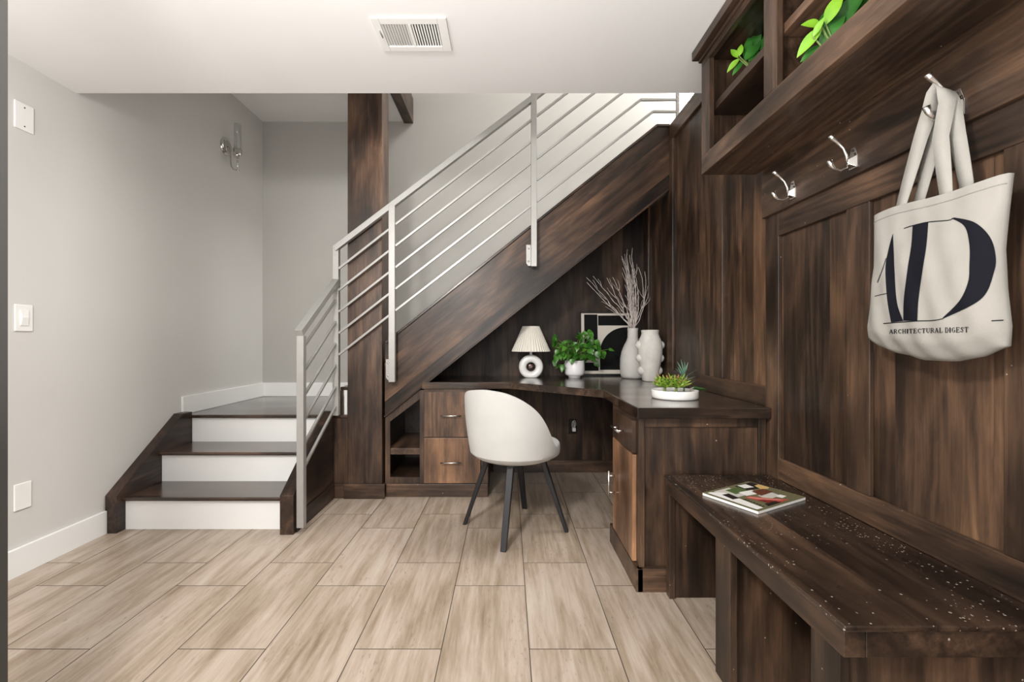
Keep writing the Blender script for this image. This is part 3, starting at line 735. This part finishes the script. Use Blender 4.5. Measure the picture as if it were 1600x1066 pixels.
# ------------------------------------------------------------------ dining chair at the desk
ch = V(.052, 2.534, 0); ha = math.radians(36)
fx = V(math.cos(ha), math.sin(ha), 0); fy = V(-fx.y, fx.x, 0)
chr_ = thing('desk_chair', 'cream upholstered tub chair with four black splayed legs pulled up to the desk', 'chair', ch)
def cp(a, b, z): return ch+fx*a+fy*b+V(0,0,z)
sa_ = math.radians(52); sx_f = V(math.cos(sa_), math.sin(sa_), 0); sx_l = V(-sx_f.y, sx_f.x, 0)
TOPS = [(0,.790),(25,.780),(45,.745),(60,.695),(72,.625),(82,.545),(90,.492),(96,.470)]
def top_h(th):
    a = abs(math.degrees(th))
    for (p, q), (u, v) in zip(TOPS[:-1], TOPS[1:]):
        if a <= u+1e-6:
            t = (a-p)/(u-p); return lerp(q, v, t)
    return TOPS[-1][1]
TM = math.radians(95)
m = MB(); rows = []
NT_ = 48
prof = [(.09,.400),(.165,.404),(.212,.416),(.236,.440)]
def sp_(a, b, z): return ch+sx_f*a+sx_l*b+V(0,0,z)
for i in range(NT_+1):
    th = -TM+2*TM*i/NT_; h = sum(top_h(max(-TM, min(TM, th+math.radians(d)))) for d in (-8,-4,0,4,8))/5; r = []
    for (rr, z) in prof: r.append(sp_(-math.cos(th)*rr, math.sin(th)*rr, z))
    for j in range(1, 9):
        t = j/8; z = .440+(h-.440)*t; rr = .236+.030*math.sin(min(1, (z-.440)/.30)*pi/2)
        r.append(sp_(-math.cos(th)*rr, math.sin(th)*rr, z))
    rows.append(r)
m.grid(rows)
m.build('shell', FABRIC, chr_, solid=.036, soff=-.2, sub=1, bevel=.012, seg=3, recalc=True)
m = MB()
cr, cz = .222, .442
def sup(t): return abs(t)**.55
pr = []
for i in range(13):
    a = -pi/2+pi*i/12
    pr.append((max(.001, cr*(.80+.20*math.copysign(sup(math.cos(a)), 1)) if True else 0)*(1 if abs(a) < 1.5 else .0)+.0005, cz+.040*math.copysign(sup(math.sin(a)), math.sin(a))))
pr = [(.001, cz-.040)]+[q for q in pr if q[0] > .01]+[(.12, cz+.046), (.001, cz+.048)]
m.lathe(pr, sp_(.055, 0, 0), 48).build('seat', FABRIC, chr_, sub=1)
m = MB()
m.bar(cp(-.12,-.12,.392), cp(.12,.12,.392), .04, .012).bar(cp(-.12,.12,.392), cp(.12,-.12,.392), .04, .012)
m.build('under_frame', BLACK, chr_)
for sgx, sgy, foot in ((-1,1,(-.231,2.585)), (-1,-1,(-.011,2.247)), (1,-1,(.333,2.481)), (1,1,(.118,2.822))):
    ft = V(foot[0], foot[1], .0); tp = cp(sgx*.105, sgy*.105, .402); d = (ft-tp)
    out = V(d.x, d.y, 0).normalized()
    m = MB(); sd = out.cross(V(0,0,1)); vs = []
    for c, w, h in ((ft, .030, .020), (tp, .036, .030)):
        for a, b in ((-1,-1),(1,-1),(1,1),(-1,1)): vs.append(c+sd*(a*w/2)+out*(b*h/2))
    m.add(vs, [(0,1,2,3),(7,6,5,4),(0,4,5,1),(1,5,6,2),(2,6,7,3),(3,7,4,0)])
    m.build('leg', BLACK, chr_, bevel=.003)

# ------------------------------------------------------------------ table lamp
lx, ly = .190, 3.415
la = thing('table_lamp', 'white ring shaped table lamp with pleated cream shade on the desk', 'lamp', (lx, ly, DT))
cz = DT+.0805; R, r0 = .092, .033
m = MB(); prof = []
for i in range(24):
    a = 2*pi*i/24; ca, sa = math.cos(a), math.sin(a)
    prof.append((r0+(R-r0)/2+(R-r0)/2*math.copysign(abs(ca)**.7, ca), .036*math.copysign(abs(sa)**.7, sa)))
prof.append(prof[0])
m.lathe(prof, (lx, ly, cz), 56, frame=(V(1,0,0), V(0,0,1), V(0,1,0)))
# flat foot: clip below the worktop height
m.v = [(x, y, max(z, DT+.0005)) for x, y, z in m.v]
m.build('base', CER, la, merge=True)
m = MB(); m.lathe([(.0005,-.012),(.012,-.013),(.024,-.010),(.034,-.002),(.034,.012)], (lx, ly, cz), 32, frame=(V(1,0,0), V(0,0,1), V(0,1,0)))
m.build('centre_disc', BRONZE, la, props={'label': 'mottled dark disc filling the ring'})
MB().tube([(lx, ly, cz+R-.012), (lx, ly, DT+.215)], .010, 14).tube([(lx, ly, DT+.215), (lx, ly, DT+.30)], .005, 10).build('neck', CER, la)
m = MB(); n = 84
def pl(r, a, z): return r*(1+.018*math.cos(a*n/2))
sh0, sh1 = DT+.196, DT+.384
m.lathe([(.1415, sh0), (.1425, sh0+.004), (.064, sh1-.003), (.063, sh1)], (lx, ly, 0), n*4, rad=pl, sm=False)
m.lathe([(.060, sh1-.002), (.140, sh0+.003)], (lx, ly, 0), 60)
m.build('lamp_shade', SHADE, la, recalc=False)
m = MB().tube([(lx-.06, ly, sh1-.008), (lx+.06, ly, sh1-.008)], .002, 6).tube([(lx, ly-.06, sh1-.008), (lx, ly+.06, sh1-.008)], .002, 6).build('shade_ring', CHROME, la)

# ------------------------------------------------------------------ pothos in the white pot
pxx, pyy = .515, 3.40
pp = thing('potted_plant', 'bushy green trailing plant in a white cylinder pot on the desk', 'plant', (pxx, pyy, DT))
m = MB(); m.lathe([(.001,.0005),(.044,.0005),(.046,.010),(.050,.014),(.064,.020),(.0715,.032),(.0725,.05),(.0725,.128),(.070,.130),(.067,.127),(.066,.105)], (pxx, pyy, DT), 48)
m.build('pot', POT, pp)
MB().lathe([(.0668,.108),(.03,.113),(.001,.114)], (pxx, pyy, DT), 24).build('soil', SOIL, pp)
m = MB(); sm_ = MB(); rg = random.Random(5)
c0 = V(pxx, pyy, DT+.112)
def stemleaf(tip, L, w, dirv):
    if tip.x+L*dirv.normalized().x < .338 or tip.x < .338: tip = V(.362+rg.random()*.02, tip.y, tip.z); dirv = V(-.15, -.5, -.8) if tip.z < DT+.2 else V(-.1,-.4,.7)
    mid = lerp(c0, tip, .5)+V(0,0,.03)
    sm_.tube([c0+V(rg.uniform(-.03,.03), rg.uniform(-.03,.03), 0), mid, tip], .0018, 5)
    nn = V(rg.uniform(-.5,.3), -rg.uniform(.5,1), rg.uniform(.3,1.0))
    leaf(m, tip, dirv, nn, L, w, .25, .3, heart=True)
for i in range(140):
    a = rg.uniform(0, 2*pi); rr = rg.uniform(.03, 1)**.6
    dx = math.cos(a)*rr*(.19 if math.cos(a) < 0 else .175); dy = math.sin(a)*rr*(.115 if math.sin(a) < 0 else .10)
    zz = DT+.125+rg.uniform(-.01,.20)*(1-.2*rr)
    if dx > .03 and dx < .13: zz += .05*rg.random()
    if -.08 < dx < -.0: zz -= .03
    if zz > DT+.345: zz = DT+.345
    if dy < 0 and abs(dx) < .11: zz = max(zz, DT+.175)
    tip = V(pxx+dx, pyy+dy, zz)
    dv = V(dx*4+rg.uniform(-.5,.5), dy*4-rg.uniform(0,.5), rg.uniform(-1.0,.35))
    stemleaf(tip, rg.uniform(.035,.066), rg.uniform(.026,.046), dv)
for tip, L, w, dv in (((.245,-.03,.212),.05,.026,(1,-.1,-.15)), ((.20,-.04,.20),.055,.045,(.4,-.3,-.9)), ((.16,-.05,.20),.06,.05,(.1,-.3,-1)), ((.07,-.06,.17),.10,.06,(.8,-.3,-.35)),
                      ((-.09,-.05,.10),.06,.04,(-.3,-.4,-.9)), ((-.03,-.08,.145),.045,.035,(-.2,-.3,-.9)), ((-.195,-.02,.26),.04,.02,(-.6,-.1,.6)), ((-.17,-.03,.16),.06,.04,(-.6,-.3,-.7))):
    stemleaf(V(pxx, pyy, DT)+Vector(tip), L, w, V(*dv))
m.v = [(x, min(y, 3.55), max(z, DT+.005)) for x, y, z in m.v]
m.build('foliage', L_POTH, pp, recalc=False); sm_.build('stem', STEM, pp)

# ------------------------------------------------------------------ framed abstract print leaning on the panel
fw, fh = .395, .500; fx0, fy0, fy1 = .588, 3.565, 3.598
ar = thing('framed_print', 'black and cream abstract print in a thin black frame leaning behind the vases', 'picture', (fx0+fw/2, fy0, DT))
def fp(u, v, o=0):   # u,v in metres from lower left of the frame, o towards the viewer
    t = v/fh; n = V(0,-1,-(fy1-fy0)/fh).normalized()
    return V(fx0+u, lerp(fy0, fy1, t), DT+.001+v)+n*o
def fbox(m, u0, u1, v0, v1, o0, o1, mi=0):
    q = [(u0,v0),(u1,v0),(u1,v1),(u0,v1)]
    m.add([fp(a, b, o0) for a, b in q]+[fp(a, b, o1) for a, b in q], [(0,3,2,1),(4,5,6,7),(0,1,5,4),(1,2,6,5),(2,3,7,6),(3,0,4,7)], mi)
b = .010; m = MB()
fbox(m, 0, fw, 0, b*1.7, -.004, .014); fbox(m, 0, fw, fh-b*.7, fh, -.004, .014); fbox(m, 0, b*.6, 0, fh, -.004, .014); fbox(m, fw-b*.6, fw, 0, fh, -.004, .014); fbox(m, 0, fw, 0, fh, -.006, -.003)
m.build('frame', BLK, ar, bevel=.001)
m = MB(); fbox(m, b*.6, fw-b*.6, b*1.7, fh-b*.7, -.003, .004)
m.build('print', CREAM, ar)
U = lambda x: b*.6+(x-85)/(460-85)*(fw-b*1.2); W_ = lambda y: b*1.7+(988-y)/(988-520)*(fh-b*2.4)
def arc(cx_, cy_, r, a0, a1, n=16): return [(cx_+r*math.cos(math.radians(a0+(a1-a0)*i/n)), cy_-r*math.sin(math.radians(a0+(a1-a0)*i/n))) for i in range(n+1)]
m = MB()
for poly in ([(110,530),(213,530),(213,785)]+arc(113,785,100,0,-90)+[(110,885)],
             [(110,903),(215,903),(217,966),(110,966)], [(218,538),(447,538),(447,616),(218,616)],
             arc(428,830,200,180,90)+[(447,630),(447,958),(228,958)]):
    pts = [fp(U(x), W_(y), .0044) for x, y in poly]; m.add(pts, [list(range(len(pts)))])
m.build('printed_shapes', ARTBLK, ar, recalc=False)

# ------------------------------------------------------------------ vases
vx, vy = .935, 3.345
v1 = thing('vase', 'narrow necked grey ceramic vase holding the bare twigs', 'vase', (vx, vy, DT), 'ceramic vases on the desk')
prof = [(.001,.0005),(.070,.0005),(.084,.012),(.090,.035),(.0925,.09),(.090,.15),(.080,.20),(.062,.245),(.046,.275),(.038,.30),(.037,.345),(.039,.366),(.036,.369),(.032,.364),(.031,.32),(.030,.27)]
MB().lathe(prof, (vx, vy, DT), 48).build('body', STONE2, v1)
def knobs(t, x, y, sgn, zs, R_, mat, r=.026):
    for z in zs:
        m = MB(); m.lathe([(.030,-.012),(.029,.0),(.026,.014),(.018,.026),(.008,.031),(.0005,.032)], (x+sgn*R_, y, DT+z), 20, frame=(V(0,1,0), V(0,0,1), V(sgn,0,0)))
        m.build('knob', mat, t)
wx, wy = .985, 3.105
v2 = thing('vase', 'wide mouthed rough grey vase with round knobs down its sides', 'vase', (wx, wy, DT), 'ceramic vases on the desk')
prof = [(.001,.0005),(.046,.0005),(.051,.008),(.060,.06),(.072,.13),(.0815,.19),(.0825,.235),(.075,.275),(.062,.305),(.056,.325),(.059,.343),(.0595,.348),(.054,.349),(.050,.335),(.050,.30)]
MB().lathe(prof, (wx, wy, DT), 48).build('body', STONE, v2)
for z, R_ in ((.245,.072), (.158,.068), (.072,.058)):
    for sgn in (1, -1):
        m = MB(); m.lathe([(.034,-.016),(.032,.0),(.028,.012),(.019,.022),(.008,.027),(.0005,.028)], (wx+sgn*R_, wy, DT+z), 20, frame=(V(0,1,0), V(0,0,1), V(sgn,0,0)))
        m.build('knob', STONE, v2)

# ------------------------------------------------------------------ twigs
rt = random.Random(3)
def twig(tip, bend, label, yoff, forks=3, r=.0034, base=None):
    t0 = V(vx+rt.uniform(-.018,.018), vy+rt.uniform(-.016,.016), DT+.20)
    neck = V(vx+rt.uniform(-.02,.02), vy+rt.uniform(-.02,.02), DT+.37)
    D = vy+yoff; T = V((tip[0]-790)*D/F, D, H-(tip[1]-533)*D/F)
    pts = []
    n = 12
    for i in range(n+1):
        t = i/n
        c = lerp(lerp(neck, neck+V(bend[0], 0, bend[1]), t), lerp(neck+V(bend[0], 0, bend[1]), T, t), t)
        pts.append(c+V(rt.uniform(-1,1), rt.uniform(-1,1), rt.uniform(-.5,.5))*.0055*(0 if i in (0,) else 1))
    m = MB(); allp = [t0]+pts
    m.tube(allp, [r]*2+[lerp(r, r*.42, i/n) for i in range(n)], 6)
    for f in range(forks):
        i = rt.randint(4, 10); p = pts[i]; d = (pts[min(i+2, n)]-pts[i-1]).normalized()
        sd = V(rt.uniform(-1,1), rt.uniform(-.5,.5), rt.uniform(-.1,.5)).normalized()*.55
        q = [p]; L = rt.uniform(.05, .12)
        for s_ in range(1, 6):
            q.append(q[-1]+(d*(.7+.06*s_)+sd*(1-.13*s_)).normalized()*L/5+V(rt.uniform(-1,1), rt.uniform(-1,1), rt.uniform(-1,1))*.004)
        m.tube(q, [r*.6, r*.55, r*.5, r*.42, r*.36, r*.3], 5)
    o = m.build('twig', TWIG, props={'loc': tuple(neck), 'label': label, 'category': 'twig', 'group': 'bare twigs in the narrow vase'})
    return o
upl = 'pale bare twig standing upright in the bunch in the narrow vase'
lfl = 'pale branching twig fanning out towards the stairs from the narrow vase'
for tip, bend, yo in (((979,390),(-.02,.22),-.01), ((975,397),(0,.25),.02), ((983,398),(.03,.22),.0), ((987,388),(.0,.22),.03), ((971,404),(.02,.25),-.03), ((981,415),(-.03,.18),.02),
                      ((992,440),(.03,.15),-.02), ((985,430),(.02,.15),.03), ((990,420),(.05,.2),.0), ((977,432),(-.04,.15),.02), ((996,455),(.05,.13),.02), ((972,400),(.03,.28),.0), ((986,445),(0,.15),-.03), ((980,402),(.02,.24),.01), ((988,410),(.03,.20),-.01), ((974,418),(-.01,.2),.0), ((994,432),(.05,.16),.0)):
    twig(tip, bend, upl, yo, 2)
for tip, bend, yo in (((917,434),(-.08,.10),-.02), ((916,441),(-.10,.08),.01), ((927,432),(-.09,.13),.0), ((949,434),(-.06,.10),-.03), ((958,433),(-.04,.16),.03)):
    twig(tip, bend, lfl, yo, 4)
for tip, bend, yo in (((1008,425),(.10,.13),-.02), ((998,418),(.13,.20),.0)):
    twig(tip, bend, 'pale bare twig curving towards the panelled wall from the narrow vase', yo, 3)

# ------------------------------------------------------------------ succulent tray
tx_, ty_ = .810, 2.180
tr_ = thing('planter_tray', 'shallow round white tray with succulents on the near corner of the desk', 'planter', (tx_, ty_, DT))
MB().lathe([(.001,.0005),(.100,.0005),(.105,.004),(.107,.012),(.107,.039),(.1055,.041),(.101,.041),(.0995,.038),(.0995,.028)], (tx_, ty_, DT), 64).build('dish', CER, tr_)
MB().lathe([(.0993,.028),(.05,.030),(.001,.030)], (tx_, ty_, DT), 40).build('gravel', PEBBLE, tr_)
rs = random.Random(8)
def rosette(x, y, label, n, L, hgt, dk=1):
    c = V(x, y, DT+.031); t = thing('succulent', label, 'succulent', c, 'rosette succulents in the white tray'); m = MB()
    for i in range(n):
        f = (i+.5)/n; el = math.asin(min(1, .10+.90*f)); az = i*2.39996
        d = V(math.cos(az)*math.cos(el), math.sin(az)*math.cos(el), math.sin(el)*1.0).normalized()
        LL = L*(.85+.3*rs.random())*(1 if f < .85 else .8); b = c+V(0,0,hgt*.30)+d*.008
        b.z = max(b.z, DT+.033)
        w = .0068
        p = [b+d*LL*q+V(0,0,.10*LL*q*q) for q in (0,.35,.7,1)]
        m.tube(p[:3], [w*.7, w, w*.72], 6); m.tube(p[2:], [w*.72, w*.08], 6, 1 if rs.random() < .4 and f > .35 else 0)
    m.build('leaves', [L_SUCC, L_TIP], t)
    MB().tube([c+V(0,0,-.002), c+V(0,0,hgt*.34)], .006, 8).build('stem', STEM, t)
rosette(.758, 2.165, 'spiky yellow-green succulent rosette on the lamp side of the white tray', 44, .056, .085)
rosette(.806, 2.150, 'spiky yellow-green succulent rosette in the middle of the white tray', 44, .056, .085)
c = V(.862, 2.20, DT+.031); t = thing('succulent', 'tall blue-green succulent with thin strap leaves in the white tray', 'succulent', c); m = MB()
MB().tube([c, c+V(.003,0,.05), c+V(-.002,.004,.085)], .004, 8).build('stem', L_BLUE, t)
for i in range(20):
    az = i*2.4; f = i/20; z = .02+.065*f; el = rs.uniform(.1,.7)+f*.7; L = rs.uniform(.055,.085)
    d = V(math.cos(az)*math.cos(el), math.sin(az)*math.cos(el), math.sin(el)); leaf(m, c+V(0,0,z), d, V(0,0,1) if el < .9 else V(0,-1,.3), L, .0062, .12, .35)
m.build('leaves', L_BLUE, t, recalc=False)
c = V(.888, 2.185, DT+.032); t = thing('succulent', 'small dark green leaf sprig drooping over the rim of the white tray', 'succulent', c); m = MB()
for dx, dy, dz, L in ((.9,-.2,.1,.07), (.8,.3,.2,.05), (1,-.05,-.05,.075), (.3,-.6,.5,.035)):
    leaf(m, c+V(0,0,.014), V(dx,dy,dz), V(0,-.3,1), L, .018, .15, .3)
m.build('leaves', L_DEEP, t, recalc=False)
MB().tube([c, c+V(0,0,.014), c+V(.015,0,.018)], .004, 6).build('stem', TWIG, t)

# ------------------------------------------------------------------ plates on the wall beside the stairs
def plate(y, z, w, h): return MB().box(XL, XL+.006, y-w/2, y+w/2, z-h/2, z+h/2)
bl = thing('blank_plate', 'white blank cover plate with two screws high on the grey wall', 'wall plate', (XL, 2.043, 2.045))
plate(2.043, 2.045, .083, .122).build('cover', PLATE, bl, bevel=.003)
for dz in (-.042, .042): MB().lathe([(.0001,.0068),(.003,.0068),(.0035,.006)], (XL, 2.043, 2.045+dz), 10, frame=(V(0,1,0), V(0,0,1), V(1,0,0))).build('screw', BLACK, bl)
sw = thing('light_switch', 'white rocker light switch on the grey wall beside the steps', 'light switch', (XL, 2.041, 1.143))
plate(2.041, 1.143, .078, .120).build('cover', PLATE, sw, bevel=.003)
MB().box(XL+.006, XL+.009, 2.041-.018, 2.041+.018, 1.143-.034, 1.143+.034).prism([(XL+.009,1.112),(XL+.013,1.145),(XL+.009,1.175)], 'y', 2.041-.015, 2.041+.015).build('rocker', PLATE, sw, bevel=.001)
ol = thing('blank_plate', 'plain white cover plate low on the grey wall above the baseboard', 'wall plate', (XL, 2.037, .346))
plate(2.037, .346, .074, .118).build('cover', PLATE, ol, bevel=.003)

# ------------------------------------------------------------------ sconce
sy, szz = 3.515, 2.54
sc = thing('wall_sconce', 'chrome wall sconce with a clear glass tube above the landing', 'wall light', (XL, sy, szz))
fr = (V(0,1,0), V(0,0,1), V(1,0,0))
MB().lathe([(.066,0),(.066,.008),(.058,.016),(.04,.019),(.001,.020)], (XL, sy, szz), 36, frame=fr).build('back_plate', CHROME, sc)
gx = XL+.095
arm = [(XL+.018, sy, szz+.005), (XL+.038, sy, szz-.005), (XL+.040, sy, szz-.09), (XL+.044, sy, szz-.145), (XL+.062, sy, szz-.172), (gx, sy, szz-.182), (gx+.012, sy, szz-.182)]
MB().tube(arm, .0055, 10).build('arm', CHROME, sc)
MB().tube([(gx, sy, szz-.184), (gx, sy, szz-.07)], .0055, 10).lathe([(.001,-.082),(.026,-.080),(.030,-.072),(.030,-.018),(.027,-.018),(.027,-.06),(.001,-.062)], (gx, sy, szz), 28).build('cup', CHROME, sc)
MB().lathe([(.0255,-.055),(.0255,.175),(.0225,.175),(.0225,-.055),(.0255,-.055)], (gx, sy, szz), 32).build('glass_tube', GLASS, sc)
MB().lathe([(.007,-.06),(.007,-.02),(.009,-.01),(.006,.008),(.001,.016)], (gx, sy, szz), 20).build('bulb', PLATE, sc)
# bright lamp on the upper hall wall
hl = thing('hall_lamp', 'glowing white lamp upstairs just above the corner of the wood wall', 'lamp', (1.60, 4.055, 3.18))
m = MB(); m.lathe([(.001,-.072)]+[(.072*math.sin(a*pi/12), -.072*math.cos(a*pi/12)) for a in range(1, 12)]+[(.001,.072)], (1.60, 3.965, 3.18), 28); m.build('globe', GLOW, hl)
MB().lathe([(.05,-.09),(.05,-.08),(.014,-.075),(.014,-.05)], (1.60, 3.965, 3.18), 24, frame=(V(1,0,0), V(0,0,1), V(0,-1,0))).build('mount', WHITE, hl)

# ------------------------------------------------------------------ ceiling vent
ve = thing('ceiling_vent', 'white metal air vent with angled louvres in the ceiling', 'vent', (-.375, 1.853, 2.29))
x0, x1, y0, y1 = -.524, -.230, 1.753, 1.955
hx0, hx1, hy0, hy1 = -.492, -.266, 1.788, 1.922
m = MB(); zt, zb_ = 2.29, 2.284
m.box(x0, hx0, y0, y1, zb_, zt).box(hx1, x1, y0, y1, zb_, zt).box(hx0, hx1, y0, hy0, zb_, zt).box(hx0, hx1, hy1, y1, zb_, zt).box(-.386, -.374, hy0, hy1, zb_, zt)
m.build('frame', PLATE, ve, bevel=.002)
MB().box(hx0, hx1, hy0, hy1, 2.2885, 2.29).build('duct_dark_sheet', DUCT_SHADE, ve)  # flat sheet behind the louvres, the vent's inner shade put into its colour
for (a, b, s) in ((hx0, -.386, 1), (-.374, hx1, -1)):
    m = MB(); n = 10
    for i in range(n):
        xx = a+(b-a)*(i+.5)/n; w = .0030
        m.prism([(xx-w*s-.0006, zb_+.001), (xx-w*s+.0006, zb_+.001), (xx+w*s+.0006, zt-.0015), (xx+w*s-.0006, zt-.0015)], 'y', hy0, hy1)
    m.build('louvre', PLATE, ve)
MB().tube([(x0+.018, 1.82, zb_-.001), (x0+.022, 1.86, zb_-.004)], .0025, 6).build('lever', METAL, ve)

# ------------------------------------------------------------------ lights
def area(name, loc, rot, sx_, sy_, power, col=(1,1,1), spread=None):
    l = bpy.data.lights.new(name, 'AREA'); l.shape = 'RECTANGLE'; l.size = sx_; l.size_y = sy_; l.energy = power; l.color = col
    if spread: l.spread = math.radians(spread)
    o = bpy.data.objects.new(name, l); COL.objects.link(o); o.location = loc; o.rotation_euler = rot; return o
def aim(o, tgt): o.rotation_euler = (Vector(tgt)-o.location).to_track_quat('-Z', 'Y').to_euler()
area('window_daylight', (-.25, -2.78, 1.35), (pi/2, 0, 0), 2.4, 1.5, 58, (1,.985,.96))
o = area('room_lamp', (-.75, .15, 2.05), (0,0,0), .26, .26, 40, (1,.98,.95)); aim(o, (-.1, 2.4, .6))
area('ceiling_fill', (-.7, -.4, .8), (pi, 0, 0), 2.2, 2.2, 80, (1,1,1))  # unseen fill light added to brighten the ceiling, not a lamp of the room
area('stairwell_daylight', (1.6, 3.2, 5.1), (0,0,0), 1.6, 1.4, 125, (1,.99,.97))
w = bpy.data.worlds.new('daylight_sky'); S.world = w; w.use_nodes = True
w.node_tree.nodes['Background'].inputs[0].default_value = (.9,.95,1,1); w.node_tree.nodes['Background'].inputs[1].default_value = .8

# ------------------------------------------------------------------ camera
cd = bpy.data.cameras.new('camera'); cam = bpy.data.objects.new('camera', cd); COL.objects.link(cam)
cam.location = (0, 0, H); cam.rotation_euler = (pi/2, 0, 0)
cd.sensor_width = 36; cd.lens = 36*F/1600; cd.shift_x = (800-CX)/1600; cd.shift_y = (CY-533)/1600
cd.clip_start = .02
S.camera = cam
S.view_settings.view_transform = 'Standard'; S.view_settings.look = 'None'; S.view_settings.gamma = 1; S.view_settings.use_curve_mapping = False
S.view_settings.exposure = 0.3
